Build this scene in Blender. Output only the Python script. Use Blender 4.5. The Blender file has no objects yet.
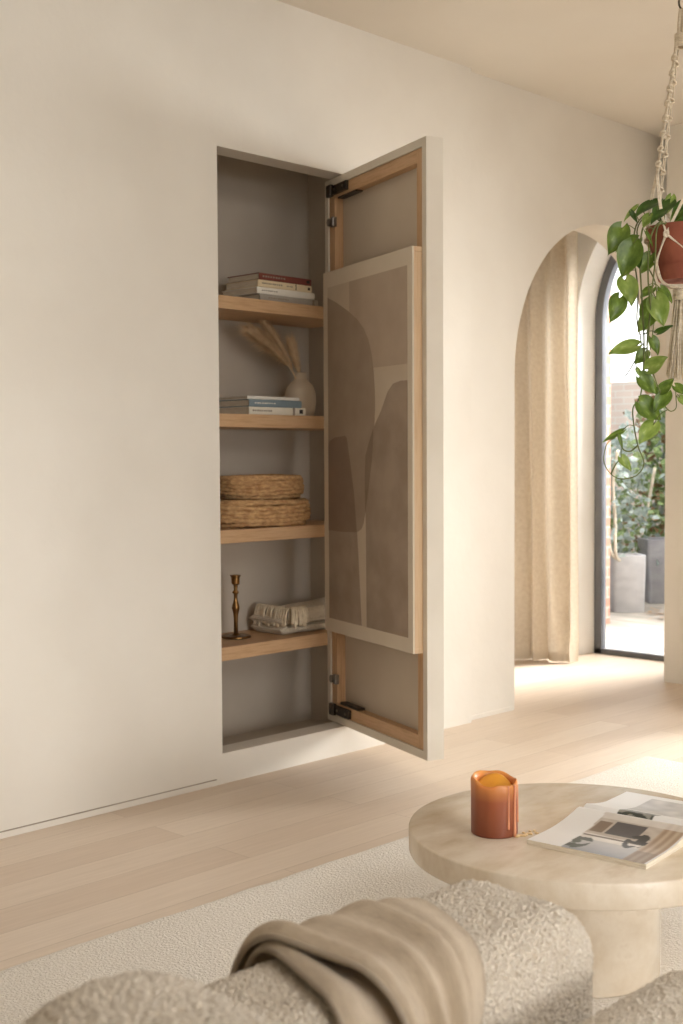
import bpy, bmesh, math, random
from mathutils import Vector, Matrix, noise
random.seed(7)
sc = bpy.context.scene
COL = sc.collection
PI = math.pi

# ------------------------------------------------------------------ camera model
F_PX, PITCH, ROLL, YAW = 1256.58, 0.0431088, -0.0051845, 0.79787
CAM = Vector((0, 0, 1.2))
_F = Vector((math.sin(YAW)*math.cos(PITCH), math.cos(YAW)*math.cos(PITCH), -math.sin(PITCH)))
_r = Vector((math.cos(YAW), -math.sin(YAW), 0)); _u = _r.cross(_F)
_R = _r*math.cos(ROLL) + _u*math.sin(ROLL); _U = -_r*math.sin(ROLL) + _u*math.cos(ROLL)
def ray(px, py): return _F + _R*((px-341.5)/F_PX) - _U*((py-512)/F_PX)
def atd(px, py, d): return CAM + ray(px, py)*d            # a point d metres in front of the lens
def aty(px, py, y):
    r = ray(px, py); return CAM + r*((y-CAM.y)/r.y)
def atz(px, py, z):
    r = ray(px, py); return CAM + r*((z-CAM.z)/r.z)

# ------------------------------------------------------------------ materials
def lin(c):
    c /= 255.0
    return c/12.92 if c <= 0.04045 else ((c+0.055)/1.055)**2.4
def rgb(r, g, b): return (lin(r), lin(g), lin(b), 1)
def new_mat(name):
    m = bpy.data.materials.new(name); m.use_nodes = True
    nt = m.node_tree; return m, nt, nt.nodes['Principled BSDF'], nt.nodes['Material Output']
def coords(nt, scale=(1, 1, 1), rot=(0, 0, 0), kind='Object'):
    tc = nt.nodes.new('ShaderNodeTexCoord'); mp = nt.nodes.new('ShaderNodeMapping')
    mp.inputs['Scale'].default_value = scale; mp.inputs['Rotation'].default_value = rot
    nt.links.new(tc.outputs[kind], mp.inputs['Vector']); return mp.outputs['Vector']
def noise_tex(nt, vec, scale, detail=3, rough=.5):
    n = nt.nodes.new('ShaderNodeTexNoise'); n.inputs['Scale'].default_value = scale
    n.inputs['Detail'].default_value = detail; n.inputs['Roughness'].default_value = rough
    nt.links.new(vec, n.inputs['Vector']); return n.outputs['Fac']
def ramp(nt, fac, stops):
    r = nt.nodes.new('ShaderNodeValToRGB'); e = r.color_ramp.elements
    while len(e) < len(stops): e.new(.5)
    for i, (p, c) in enumerate(stops): e[i].position = p; e[i].color = c
    nt.links.new(fac, r.inputs['Fac']); return r.outputs['Color']
def bump(nt, b, h, strength=.3, dist=.01):
    n = nt.nodes.new('ShaderNodeBump'); n.inputs['Strength'].default_value = strength
    n.inputs['Distance'].default_value = dist
    nt.links.new(h, n.inputs['Height']); nt.links.new(n.outputs['Normal'], b.inputs['Normal'])
def mottled(name, c1, c2, rough=.6, scale=6, stretch=(1, 1, 1), lo=.35, hi=.65, bs=0, bscale=60, bdist=.004, metal=0, spec=None, detail=4):
    m, nt, b, o = new_mat(name)
    v = coords(nt, stretch)
    nt.links.new(ramp(nt, noise_tex(nt, v, scale, detail), [(lo, c1), (hi, c2)]), b.inputs['Base Color'])
    b.inputs['Roughness'].default_value = rough; b.inputs['Metallic'].default_value = metal
    if spec is not None: b.inputs['Specular IOR Level'].default_value = spec
    if bs: bump(nt, b, noise_tex(nt, v, bscale, 3), bs, bdist)
    return m
M = {}
M['plaster'] = mottled('limewash_plaster', rgb(221, 214, 202), rgb(229, 223, 212), .9, 2.2, (1, 1, 1), .3, .7, .12, 18, .01, spec=.2)
M['ceiling'] = mottled('ceiling_paint', rgb(218, 210, 197), rgb(222, 215, 203), .92, 1.5, spec=.15)
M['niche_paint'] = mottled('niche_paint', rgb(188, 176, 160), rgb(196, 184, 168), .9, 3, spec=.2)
M['white_paint'] = mottled('warm_white_paint', rgb(244, 242, 238), rgb(247, 245, 241), .85, 3, spec=.2)
M['door_paint'] = mottled('door_paint', rgb(220, 211, 196), rgb(226, 218, 204), .75, 4, spec=.25)
M['panel_paint'] = mottled('door_panel_paint', rgb(206, 193, 176), rgb(211, 199, 182), .85, 4, spec=.2)
def oak(name, stretch, c1=rgb(186, 146, 106), c2=rgb(209, 172, 132), rough=.5):
    m, nt, b, o = new_mat(name)
    v = coords(nt, stretch)
    f = noise_tex(nt, v, 7, 6, .62)
    nt.links.new(ramp(nt, f, [(.3, c1), (.5, c2), (.72, c1)]), b.inputs['Base Color'])
    b.inputs['Roughness'].default_value = rough
    bump(nt, b, f, .12, .004); return m
M['gap'] = mottled('painted_shadow_gap', rgb(150, 138, 122), rgb(176, 164, 148), .9, 3)  # shade of the baseboard gap put into the colour
M['oak_x'] = oak('oak_lengthwise', (.6, 9, 9))
M['oak_z'] = oak('oak_upright', (9, 9, .6))
M['oak_pale'] = oak('pale_oak_upright', (9, 9, .6), rgb(214, 178, 138), rgb(226, 196, 158))
# plank floor: rows along x, random tone per plank
def floor_mat():
    m, nt, b, o = new_mat('oak_plank_floor')
    v = coords(nt)
    sh = nt.nodes.new('ShaderNodeMapping'); sh.inputs['Location'].default_value = (.38, -.018, 0); nt.links.new(v, sh.inputs['Vector'])
    br = nt.nodes.new('ShaderNodeTexBrick'); br.offset = .37; br.offset_frequency = 2; br.squash = 1
    br.inputs['Scale'].default_value = 1; br.inputs['Brick Width'].default_value = 1.75; br.inputs['Row Height'].default_value = .155
    br.inputs['Mortar Size'].default_value = .0008; br.inputs['Mortar Smooth'].default_value = .1; br.inputs['Bias'].default_value = 0
    br.inputs['Color1'].default_value = rgb(211, 192, 172); br.inputs['Color2'].default_value = rgb(222, 206, 188); br.inputs['Mortar'].default_value = rgb(176, 158, 138)
    nt.links.new(sh.outputs['Vector'], br.inputs['Vector'])
    g = nt.nodes.new('ShaderNodeMapping'); g.inputs['Scale'].default_value = (.8, 14, 1); nt.links.new(v, g.inputs['Vector'])
    f = noise_tex(nt, g.outputs['Vector'], 5, 7, .62)
    gr = ramp(nt, f, [(.3, (.92, .905, .885, 1)), (.6, (1, 1, 1, 1)), (.8, (1.06, 1.06, 1.06, 1))])
    mx = nt.nodes.new('ShaderNodeMix'); mx.data_type = 'RGBA'; mx.blend_type = 'MULTIPLY'; mx.inputs['Factor'].default_value = 1
    nt.links.new(br.outputs['Color'], mx.inputs['A']); nt.links.new(gr, mx.inputs['B'])
    nt.links.new(mx.outputs['Result'], b.inputs['Base Color'])
    b.inputs['Roughness'].default_value = .42; b.inputs['Specular IOR Level'].default_value = .4
    bump(nt, b, f, .05, .003); return m
M['floor'] = floor_mat()
def boucle(name, c1, c2, scale, height, disp=True):
    m, nt, b, o = new_mat(name)
    v = coords(nt)
    wn = nt.nodes.new('ShaderNodeTexNoise'); wn.inputs['Scale'].default_value = scale*.8; wn.inputs['Detail'].default_value = 2
    nt.links.new(v, wn.inputs['Vector'])
    add = nt.nodes.new('ShaderNodeMix'); add.data_type = 'RGBA'; add.blend_type = 'ADD'; add.inputs['Factor'].default_value = .012
    nt.links.new(v, add.inputs['A']); nt.links.new(wn.outputs['Color'], add.inputs['B'])
    vo = nt.nodes.new('ShaderNodeTexVoronoi'); vo.feature = 'SMOOTH_F1'; vo.inputs['Scale'].default_value = scale; vo.inputs['Smoothness'].default_value = .35
    nt.links.new(add.outputs['Result'], vo.inputs['Vector'])
    n2 = noise_tex(nt, v, scale*1.6, 3)
    ma = nt.nodes.new('ShaderNodeMath'); ma.operation = 'SUBTRACT'; nt.links.new(n2, ma.inputs[0]); nt.links.new(vo.outputs['Distance'], ma.inputs[1])
    nt.links.new(ramp(nt, ma.outputs[0], [(0, c1), (.45, c2)]), b.inputs['Base Color'])
    b.inputs['Roughness'].default_value = 1; b.inputs['Specular IOR Level'].default_value = .08
    b.inputs['Sheen Weight'].default_value = .25; b.inputs['Sheen Roughness'].default_value = .6
    if disp:
        d = nt.nodes.new('ShaderNodeDisplacement'); d.inputs['Midlevel'].default_value = .1; d.inputs['Scale'].default_value = height
        nt.links.new(ma.outputs[0], d.inputs['Height']); nt.links.new(d.outputs['Displacement'], o.inputs['Displacement'])
        m.displacement_method = 'BOTH'
    else: bump(nt, b, ma.outputs[0], .8, height)
    return m
M['boucle'] = boucle('cream_boucle', rgb(204, 190, 170), rgb(236, 226, 209), 185, .0062)
M['rug'] = boucle('wool_rug_pile', rgb(222, 214, 201), rgb(235, 228, 217), 130, .003, False)
def woven(name, c1, c2, sx, sy, kind='UV', bs=.5, rough=.95):
    m, nt, b, o = new_mat(name)
    v = coords(nt, (1, 1, 1), kind=kind)
    outs = []
    for dr, s in (('X', sx), ('Y', sy)):
        w = nt.nodes.new('ShaderNodeTexWave'); w.bands_direction = dr; w.inputs['Scale'].default_value = s
        w.inputs['Distortion'].default_value = 1.2; w.inputs['Detail'].default_value = 1; nt.links.new(v, w.inputs['Vector']); outs.append(w.outputs['Fac'])
    ma = nt.nodes.new('ShaderNodeMath'); ma.operation = 'MULTIPLY'; nt.links.new(outs[0], ma.inputs[0]); nt.links.new(outs[1], ma.inputs[1])
    nz = noise_tex(nt, v, sx*1.5, 4, .7); av = nt.nodes.new('ShaderNodeMath'); av.operation = 'ADD'; nt.links.new(ma.outputs[0], av.inputs[0]); nt.links.new(nz, av.inputs[1])
    nt.links.new(ramp(nt, av.outputs[0], [(.3, c1), (1.0, c2)]), b.inputs['Base Color'])
    b.inputs['Roughness'].default_value = rough; b.inputs['Specular IOR Level'].default_value = .1
    b.inputs['Sheen Weight'].default_value = .2
    bump(nt, b, ma.outputs[0], bs, .003); return m
M['throw'] = woven('beige_wool_throw', rgb(186, 164, 136), rgb(230, 212, 186), 30, 110, bs=.8)
M['knit'] = woven('cream_knit', rgb(190, 176, 154), rgb(228, 216, 196), 55, 55, 'Object', .8)
M['fringe'] = mottled('fringe_yarn', rgb(202, 184, 156), rgb(230, 215, 190), .95, 40, spec=.1)
def travertine():
    m, nt, b, o = new_mat('travertine')
    v = coords(nt, (1.2, 2.6, 1.8), (0, 0, .5))
    f = noise_tex(nt, v, 2.6, 8, .62)
    nt.links.new(ramp(nt, f, [(.25, rgb(188, 164, 136)), (.42, rgb(216, 198, 173)), (.6, rgb(232, 219, 200)), (.76, rgb(204, 182, 155))]), b.inputs['Base Color'])
    b.inputs['Roughness'].default_value = .26; b.inputs['Specular IOR Level'].default_value = .5
    bump(nt, b, noise_tex(nt, v, 30, 4), .05, .003); return m
M['travertine'] = travertine()
M['steel'] = mottled('dark_steel_frame', rgb(92, 94, 98), rgb(104, 106, 110), .45, 5, metal=.3)
M['black_metal'] = mottled('blackened_hinge_metal', rgb(52, 44, 36), rgb(74, 64, 52), .4, 30, metal=.7)
M['nickel'] = mottled('nickel', rgb(120, 112, 104), rgb(150, 142, 132), .3, 30, metal=.9)
M['brass'] = mottled('aged_brass', rgb(112, 80, 46), rgb(146, 108, 64), .32, 25, metal=.9)
M['vase'] = mottled('matte_stoneware', rgb(206, 190, 168), rgb(214, 199, 178), .8, 8, spec=.2)
M['pampas'] = mottled('dried_pampas', rgb(220, 188, 146), rgb(240, 214, 176), .95, 30, spec=.1)
M['seagrass'] = mottled('seagrass', rgb(172, 126, 80), rgb(222, 182, 130), .8, 34, (1, 1, 2.2), .3, .7, .7, 140, .005)
M['seagrass_dark'] = mottled('seagrass_shadow', rgb(104, 72, 42), rgb(150, 108, 66), .85, 30)
def wax():
    m, nt, b, o = new_mat('amber_candle_wax')
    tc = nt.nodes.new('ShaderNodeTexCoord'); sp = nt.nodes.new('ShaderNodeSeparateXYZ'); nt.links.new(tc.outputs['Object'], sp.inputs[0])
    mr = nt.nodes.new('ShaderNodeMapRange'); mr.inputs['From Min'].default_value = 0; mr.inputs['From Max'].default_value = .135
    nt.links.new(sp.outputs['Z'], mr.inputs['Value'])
    nt.links.new(ramp(nt, mr.outputs['Result'], [(0, rgb(128, 68, 44)), (.6, rgb(158, 88, 56)), (.82, rgb(208, 134, 74)), (1, rgb(230, 156, 78))]), b.inputs['Base Color'])  # paler towards the top: glow of the upper wax painted in
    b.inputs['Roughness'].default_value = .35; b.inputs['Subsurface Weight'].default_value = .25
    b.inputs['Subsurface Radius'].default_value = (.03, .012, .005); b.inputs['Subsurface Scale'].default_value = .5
    return m
M['wax'] = wax()
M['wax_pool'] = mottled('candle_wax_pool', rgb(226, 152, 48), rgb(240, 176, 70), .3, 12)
M['wax_drip'] = mottled('pale_wax_drip', rgb(214, 140, 104), rgb(226, 160, 122), .4, 12)
M['wax_cream'] = mottled('spilt_wax', rgb(226, 196, 140), rgb(238, 214, 166), .45, 20)
M['wick'] = mottled('burnt_wick', rgb(40, 32, 26), rgb(60, 50, 40), .9, 40)
M['paper'] = mottled('page_edges', rgb(214, 200, 176), rgb(232, 222, 204), .9, 120, (.2, .2, 4), spec=.1)
def flat(name, r, g, b_, rough=.6, spec=.3):
    return mottled(name, rgb(r, g, b_), rgb(min(255, r+6), min(255, g+6), min(255, b_+6)), rough, 20, spec=spec)
for k, c in dict(red=(124, 68, 58), cream=(222, 204, 168), white=(232, 226, 214), grey=(168, 160, 148), blue=(128, 142, 148), ivory=(230, 222, 204), ink=(58, 52, 48), dusty=(150, 138, 122)).items():
    M['cover_'+k] = flat('cover_'+k, *c)
def attr_mat(name, rough=.3, spec=.4):
    m, nt, b, o = new_mat(name)
    a = nt.nodes.new('ShaderNodeAttribute'); a.attribute_name = 'print'
    nt.links.new(a.outputs['Color'], b.inputs['Base Color']); b.inputs['Roughness'].default_value = rough
    b.inputs['Specular IOR Level'].default_value = spec; return m
M['printed'] = attr_mat('printed_page')
for k, c1, c2 in (('art_paper', (205, 190, 170), (209, 195, 176)), ('art_border', (218, 206, 187), (222, 210, 192)), ('art_sand', (186, 168, 149), (194, 177, 158)),
                  ('art_taupe', (166, 148, 130), (174, 157, 139)), ('art_umber', (142, 123, 109), (150, 131, 116)),
                  ('art_mocha', (160, 143, 126), (173, 156, 139)), ('art_overlap', (142, 125, 110), (150, 133, 118))):
    M[k] = mottled(k, rgb(*c1), rgb(*c2), .6, 9, spec=.25, detail=7)
def linen():
    m, nt, b, o = new_mat('linen_curtain')
    v = coords(nt, (1, 1, 1), kind='UV')
    f = noise_tex(nt, v, 120, 3)
    c = ramp(nt, f, [(.3, rgb(220, 206, 185)), (.7, rgb(232, 220, 201))])
    nt.links.new(c, b.inputs['Base Color']); b.inputs['Roughness'].default_value = .95; b.inputs['Specular IOR Level'].default_value = .1
    t = nt.nodes.new('ShaderNodeBsdfTranslucent'); nt.links.new(c, t.inputs['Color'])
    mx = nt.nodes.new('ShaderNodeMixShader'); mx.inputs[0].default_value = .12
    nt.links.new(b.outputs[0], mx.inputs[1]); nt.links.new(t.outputs[0], mx.inputs[2]); nt.links.new(mx.outputs[0], o.inputs['Surface'])
    return m
M['linen'] = linen()
def glass():
    m, nt, b, o = new_mat('window_glass')
    t = nt.nodes.new('ShaderNodeBsdfTransparent'); g = nt.nodes.new('ShaderNodeBsdfGlossy'); g.inputs['Roughness'].default_value = .02
    fr = nt.nodes.new('ShaderNodeFresnel'); fr.inputs['IOR'].default_value = 1.25
    mx = nt.nodes.new('ShaderNodeMixShader'); nt.links.new(fr.outputs[0], mx.inputs[0])
    nt.links.new(t.outputs[0], mx.inputs[1]); nt.links.new(g.outputs[0], mx.inputs[2]); nt.links.new(mx.outputs[0], o.inputs['Surface'])
    return m
M['glass'] = glass()
M['terracotta'] = mottled('terracotta', rgb(140, 76, 56), rgb(162, 92, 68), .8, 14, bs=.1)
M['soil'] = mottled('potting_soil', rgb(50, 38, 28), rgb(76, 58, 42), 1, 60, bs=.8)
M['cord'] = mottled('cotton_cord', rgb(222, 206, 180), rgb(240, 227, 205), .95, 60, (1, 1, 3), bs=.6, bscale=200)
M['ring'] = mottled('dark_bronze_ring', rgb(66, 60, 44), rgb(88, 80, 60), .4, 30, metal=.7)
def leafmat(name, d, l, hl):
    m, nt, b, o = new_mat(name)
    v = coords(nt, (1, 1, 1), kind='UV')
    f = noise_tex(nt, v, 2.2, 4)
    c = ramp(nt, f, [(.35, d), (.56, l), (.74, hl)])
    nt.links.new(c, b.inputs['Base Color']); b.inputs['Roughness'].default_value = .33; b.inputs['Specular IOR Level'].default_value = .5
    t = nt.nodes.new('ShaderNodeBsdfTranslucent'); nt.links.new(c, t.inputs['Color'])
    mx = nt.nodes.new('ShaderNodeMixShader'); mx.inputs[0].default_value = .38
    nt.links.new(b.outputs[0], mx.inputs[1]); nt.links.new(t.outputs[0], mx.inputs[2]); nt.links.new(mx.outputs[0], o.inputs['Surface'])
    return m
M['leaf'] = leafmat('pothos_leaf', rgb(78, 102, 34), rgb(112, 138, 54), rgb(172, 190, 112))
M['leaf_light'] = leafmat('pothos_leaf_young', rgb(118, 144, 60), rgb(152, 174, 90), rgb(202, 214, 156))
M['leaf_dark'] = leafmat('pothos_leaf_shaded', rgb(56, 84, 30), rgb(76, 110, 42), rgb(104, 138, 62))
M['vine'] = mottled('green_vine', rgb(84, 92, 46), rgb(116, 124, 64), .6, 40)
M['concrete'] = mottled('pale_concrete', rgb(178, 178, 181), rgb(194, 194, 196), .9, 7, (1, 1, 2), bs=.15, bscale=30)
M['concrete_dark'] = mottled('grey_concrete', rgb(142, 142, 148), rgb(160, 160, 165), .9, 7, (1, 1, 2), bs=.15, bscale=30)
def brick_mat(name, c1, c2, mo):
    m, nt, b, o = new_mat(name)
    tc = nt.nodes.new('ShaderNodeTexCoord'); sp = nt.nodes.new('ShaderNodeSeparateXYZ'); nt.links.new(tc.outputs['Object'], sp.inputs[0])
    ad = nt.nodes.new('ShaderNodeMath'); ad.operation = 'ADD'; nt.links.new(sp.outputs['X'], ad.inputs[0]); nt.links.new(sp.outputs['Y'], ad.inputs[1])
    cb = nt.nodes.new('ShaderNodeCombineXYZ'); nt.links.new(ad.outputs[0], cb.inputs['X']); nt.links.new(sp.outputs['Z'], cb.inputs['Y'])
    br = nt.nodes.new('ShaderNodeTexBrick'); br.inputs['Scale'].default_value = 1; br.inputs['Brick Width'].default_value = .225; br.inputs['Row Height'].default_value = .075
    br.inputs['Mortar Size'].default_value = .008; br.inputs['Color1'].default_value = c1; br.inputs['Color2'].default_value = c2; br.inputs['Mortar'].default_value = mo
    nt.links.new(cb.outputs[0], br.inputs['Vector']); nt.links.new(br.outputs['Color'], b.inputs['Base Color']); b.inputs['Roughness'].default_value = .9
    return m
M['brick'] = brick_mat('garden_brick', rgb(226, 206, 196), rgb(232, 218, 208), rgb(234, 228, 222))
M['brick_warm'] = brick_mat('warm_brick', rgb(160, 116, 98), rgb(178, 136, 118), rgb(170, 158, 146))
M['terrace'] = mottled('weathered_terrace', rgb(116, 110, 101), rgb(148, 140, 130), .85, 6, (3, .5, 1))
M['ivy_a'] = leafmat('ivy_leaf', rgb(110, 136, 84), rgb(152, 174, 116), rgb(196, 208, 166))
M['ivy_b'] = leafmat('silvery_leaf', rgb(150, 168, 164), rgb(184, 198, 194), rgb(206, 214, 206))
M['ivy_c'] = leafmat('rusty_leaf', rgb(126, 96, 66), rgb(156, 124, 88), rgb(186, 160, 120))
M['bark'] = mottled('pale_bark', rgb(196, 184, 164), rgb(216, 206, 190), .9, 20)

# ------------------------------------------------------------------ mesh builder
class MB:
    def __init__(s): s.v = []; s.f = []; s.mi = []; s.uv = {}
    def add(s, vs, fs, mi=0, uvs=None):
        o = len(s.v); s.v += [Vector(v) for v in vs]
        for f in fs:
            if uvs: s.uv[len(s.f)] = [uvs[i] for i in f]
            s.f.append([i+o for i in f]); s.mi.append(mi)
        return s
    def box(s, x0, x1, y0, y1, z0, z1, b=0, mi=0):
        if b <= 0:
            vs = [(x, y, z) for z in (z0, z1) for y in (y0, y1) for x in (x0, x1)]
            return s.add(vs, [(0, 2, 3, 1), (4, 5, 7, 6), (0, 1, 5, 4), (2, 6, 7, 3), (0, 4, 6, 2), (1, 3, 7, 5)], mi)
        bm = bmesh.new(); bmesh.ops.create_cube(bm, size=1)
        for v in bm.verts: v.co = Vector(((x0+x1)/2+v.co.x*(x1-x0), (y0+y1)/2+v.co.y*(y1-y0), (z0+z1)/2+v.co.z*(z1-z0)))
        bmesh.ops.bevel(bm, geom=list(bm.edges), offset=b, segments=2, profile=.6, affect='EDGES')
        return s.bm(bm, mi)
    def bm(s, bm, mi=0):
        bm.verts.index_update()
        s.add([v.co.copy() for v in bm.verts], [[v.index for v in f.verts] for f in bm.faces], mi); bm.free(); return s
    def lathe(s, prof, c=(0, 0, 0), seg=48, sx=1, sy=1, mi=0, wob=None):
        vs = []; fs = []
        for (r, z) in prof:
            for k in range(seg):
                a = 2*PI*k/seg; rr = r+(wob(a, z) if wob else 0)
                vs.append((c[0]+rr*math.cos(a)*sx, c[1]+rr*math.sin(a)*sy, c[2]+z))
        n = len(prof)
        for i in range(n-1):
            for k in range(seg):
                k2 = (k+1) % seg; fs.append((i*seg+k, i*seg+k2, (i+1)*seg+k2, (i+1)*seg+k))
        if prof[0][0] > 1e-6: fs.append(list(range(seg))[::-1])
        if prof[-1][0] > 1e-6: fs.append([(n-1)*seg+k for k in range(seg)])
        return s.add(vs, fs, mi)
    def tube(s, pts, r, seg=8, mi=0, closed=False, radii=None):
        pts = [Vector(p) for p in pts]; n = len(pts); vs = []; fs = []
        up = Vector((0, 0, 1))
        for i, p in enumerate(pts):
            a = pts[(i-1) % n] if (closed or i > 0) else pts[i]; b = pts[(i+1) % n] if (closed or i < n-1) else pts[i]
            t = (b-a)
            t = t.normalized() if t.length > 1e-9 else Vector((0, 0, 1))
            if i == 0: up = t.orthogonal().normalized()
            else:
                up = up-t*up.dot(t)
                up = up.normalized() if up.length > 1e-6 else t.orthogonal().normalized()
            w = t.cross(up); rr = radii[i] if radii else r
            for k in range(seg):
                an = 2*PI*k/seg; vs.append(p+up*math.cos(an)*rr+w*math.sin(an)*rr)
        m = n if closed else n-1
        for i in range(m):
            j = (i+1) % n
            for k in range(seg):
                k2 = (k+1) % seg; fs.append((i*seg+k, i*seg+k2, j*seg+k2, j*seg+k))
        if not closed: fs += [list(range(seg))[::-1], [(n-1)*seg+k for k in range(seg)]]
        return s.add(vs, fs, mi)
    def prism(s, poly, fn0, fn1, mi=0):   # a polygon (2-d points) between two mappings to 3-d
        n = len(poly); vs = [fn0(p) for p in poly]+[fn1(p) for p in poly]
        fs = [list(range(n))[::-1], list(range(n, 2*n))]+[(i, (i+1) % n, n+(i+1) % n, n+i) for i in range(n)]
        return s.add(vs, fs, mi)
    def grid(s, nu, nv, fn, mi=0, uv=True, flip=False):
        vs = [fn(i/nu, j/nv) for j in range(nv+1) for i in range(nu+1)]
        uvs = [(i/nu, j/nv) for j in range(nv+1) for i in range(nu+1)]
        fs = []
        for j in range(nv):
            for i in range(nu):
                a = j*(nu+1)+i; q = (a, a+1, a+nu+2, a+nu+1); fs.append(q[::-1] if flip else q)
        return s.add(vs, fs, mi, uvs if uv else None)
    def build(s, name, mats, parent=None, smooth=False, loc=None, rotz=0, world=False, normals=True, sharp=None):
        off = Vector((0, 0, 0))
        if loc is not None and world: off = Vector(loc)
        if parent is not None and world:
            q = parent
            while q is not None: off = off+Vector(q.location); q = q.parent
        me = bpy.data.meshes.new(name); me.from_pydata([v-off for v in s.v], [], s.f)
        mats = mats if isinstance(mats, (list, tuple)) else [mats]
        for m in mats: me.materials.append(m)
        me.polygons.foreach_set('material_index', s.mi)
        if s.uv:
            ul = me.uv_layers.new(name='UVMap')
            for p in me.polygons:
                u = s.uv.get(p.index)
                if u:
                    for k, li in enumerate(p.loop_indices): ul.data[li].uv = u[k]
        if normals:
            bm = bmesh.new(); bm.from_mesh(me); bmesh.ops.recalc_face_normals(bm, faces=bm.faces); bm.to_mesh(me); bm.free()
        if smooth:
            me.polygons.foreach_set('use_smooth', [True]*len(me.polygons))
            if sharp: me.set_sharp_from_angle(angle=math.radians(sharp))
        o = bpy.data.objects.new(name, me); COL.objects.link(o)
        if parent is not None: o.parent = parent
        elif loc is not None: o.location = loc; o.rotation_euler = (0, 0, rotz)
        return o
def tag(o, label=None, cat=None, group=None, kind=None):
    if label: o['label'] = label
    if cat: o['category'] = cat
    if group: o['group'] = group
    if kind: o['kind'] = kind
    return o
def thing(name, label, cat, loc, rotz=0, group=None):
    o = bpy.data.objects.new(name, None); COL.objects.link(o); o.empty_display_size = .05
    o.location = loc; o.rotation_euler = (0, 0, rotz); return tag(o, label, cat, group)
def struct(o): o['kind'] = 'structure'; return o
def smoothpath(pts, n=8):
    pts = [Vector(p) for p in pts]; out = []
    for i in range(len(pts)-1):
        p0 = pts[max(i-1, 0)]; p1 = pts[i]; p2 = pts[i+1]; p3 = pts[min(i+2, len(pts)-1)]
        for k in range(n):
            t = k/n
            out.append(.5*((2*p1)+(-p0+p2)*t+(2*p0-5*p1+4*p2-p3)*t*t+(-p0+3*p1-3*p2+p3)*t**3))
    out.append(pts[-1]); return out
def rbox_fn(lo, hi, r, n):        # dense rounded box for soft upholstery
    lo = Vector(lo); hi = Vector(hi); c = (lo+hi)/2; h = (hi-lo)/2
    bm = bmesh.new()
    vmap = {}
    def vert(p):
        key = tuple(round(x, 5) for x in p)
        if key not in vmap:
            q = Vector((p[0]*h.x, p[1]*h.y, p[2]*h.z))
            inn = Vector([max(-(h[i]-r), min(h[i]-r, q[i])) for i in range(3)])
            d = q-inn
            if d.length > 1e-9: q = inn+d.normalized()*r
            vmap[key] = bm.verts.new(c+q)
        return vmap[key]
    cnt = [max(4, int(2*h[i]/n)) for i in range(3)]
    for ax in range(3):
        a, b = (ax+1) % 3, (ax+2) % 3
        for sgn in (-1, 1):
            for i in range(cnt[a]):
                for j in range(cnt[b]):
                    qs = []
                    for (di, dj) in ((0, 0), (1, 0), (1, 1), (0, 1)):
                        p = [0, 0, 0]; p[ax] = sgn; p[a] = -1+2*(i+di)/cnt[a]; p[b] = -1+2*(j+dj)/cnt[b]; qs.append(vert(p))
                    if len(set(qs)) == 4:
                        try: bm.faces.new(qs if sgn > 0 else qs[::-1])
                        except ValueError: pass
    return bm

# ------------------------------------------------------------------ setting
WY = 3.522; ZC = 2.92
OX0, OX1, OZ0, OZ1 = 2.976, 3.80, .112, 2.328     # opening in the wall
SEAM = 4.447
b = MB(); b.box(-3, 6.55, -5, 5.3, -.2, 0); struct(b.build('floor', M['floor']))
b = MB(); b.box(-3, 6.8, -5, 5.3, ZC, ZC+.15); struct(b.build('ceiling', M['ceiling']))
def holed_wall(xs, zs, y0, y1):
    b = MB()
    for i in range(3):
        for k in range(3):
            if i == 1 and k == 1: continue
            x0, x1, z0, z1 = xs[i], xs[i+1], zs[k], zs[k+1]
            b.add([(x0, y0, z0), (x1, y0, z0), (x1, y0, z1), (x0, y0, z1)], [(0, 1, 2, 3)])
            b.add([(x0, y1, z0), (x1, y1, z0), (x1, y1, z1), (x0, y1, z1)], [(3, 2, 1, 0)])
    x0, x1, z0, z1 = xs[1], xs[2], zs[1], zs[2]
    b.add([(x0, y0, z0), (x0, y1, z0), (x1, y1, z0), (x1, y0, z0)], [(0, 1, 2, 3)])
    b.add([(x0, y0, z1), (x0, y1, z1), (x1, y1, z1), (x1, y0, z1)], [(3, 2, 1, 0)])
    b.add([(x0, y0, z0), (x0, y1, z0), (x0, y1, z1), (x0, y0, z1)], [(3, 2, 1, 0)])
    b.add([(x1, y0, z0), (x1, y1, z0), (x1, y1, z1), (x1, y0, z1)], [(0, 1, 2, 3)])
    for x in (xs[0], xs[3]): b.add([(x, y0, zs[0]), (x, y1, zs[0]), (x, y1, zs[3]), (x, y0, zs[3])], [(0, 1, 2, 3)])
    return b
struct(holed_wall([-3, OX0, OX1, SEAM], [0, OZ0, OZ1, ZC], WY, WY+.1).build('wall_front', M['plaster'], normals=False))
# cavity behind the opening
CX0, CX1, CY0, CY1, CZ0, CZ1 = 2.90, 3.94, WY+.1, 4.04, .02, 2.46
b = MB()
b.box(CX0-.05, CX1+.05, CY1, CY1+.04, CZ0-.02, CZ1+.04)
b.box(CX0-.05, CX0, CY0, CY1, CZ0, CZ1); b.box(CX1, CX1+.05, CY0, CY1, CZ0, CZ1)
b.box(CX0-.05, CX1+.05, CY0, CY1, CZ0-.02, CZ0); b.box(CX0-.05, CX1+.05, CY0, CY1, CZ1, CZ1+.04)
struct(b.build('wall_niche', M['niche_paint']))
b = MB(); b.box(-3, OX0-.03, WY-.004, WY+.01, 0, .02, .0015); struct(b.build('baseboard_left', M['plaster']))
b = MB(); b.box(-3, OX0-.03, WY-.0025, WY+.01, .02, .0235); struct(b.build('painted_gap_line', M['gap']))  # dark strip painting the shadow line above the baseboard
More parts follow.
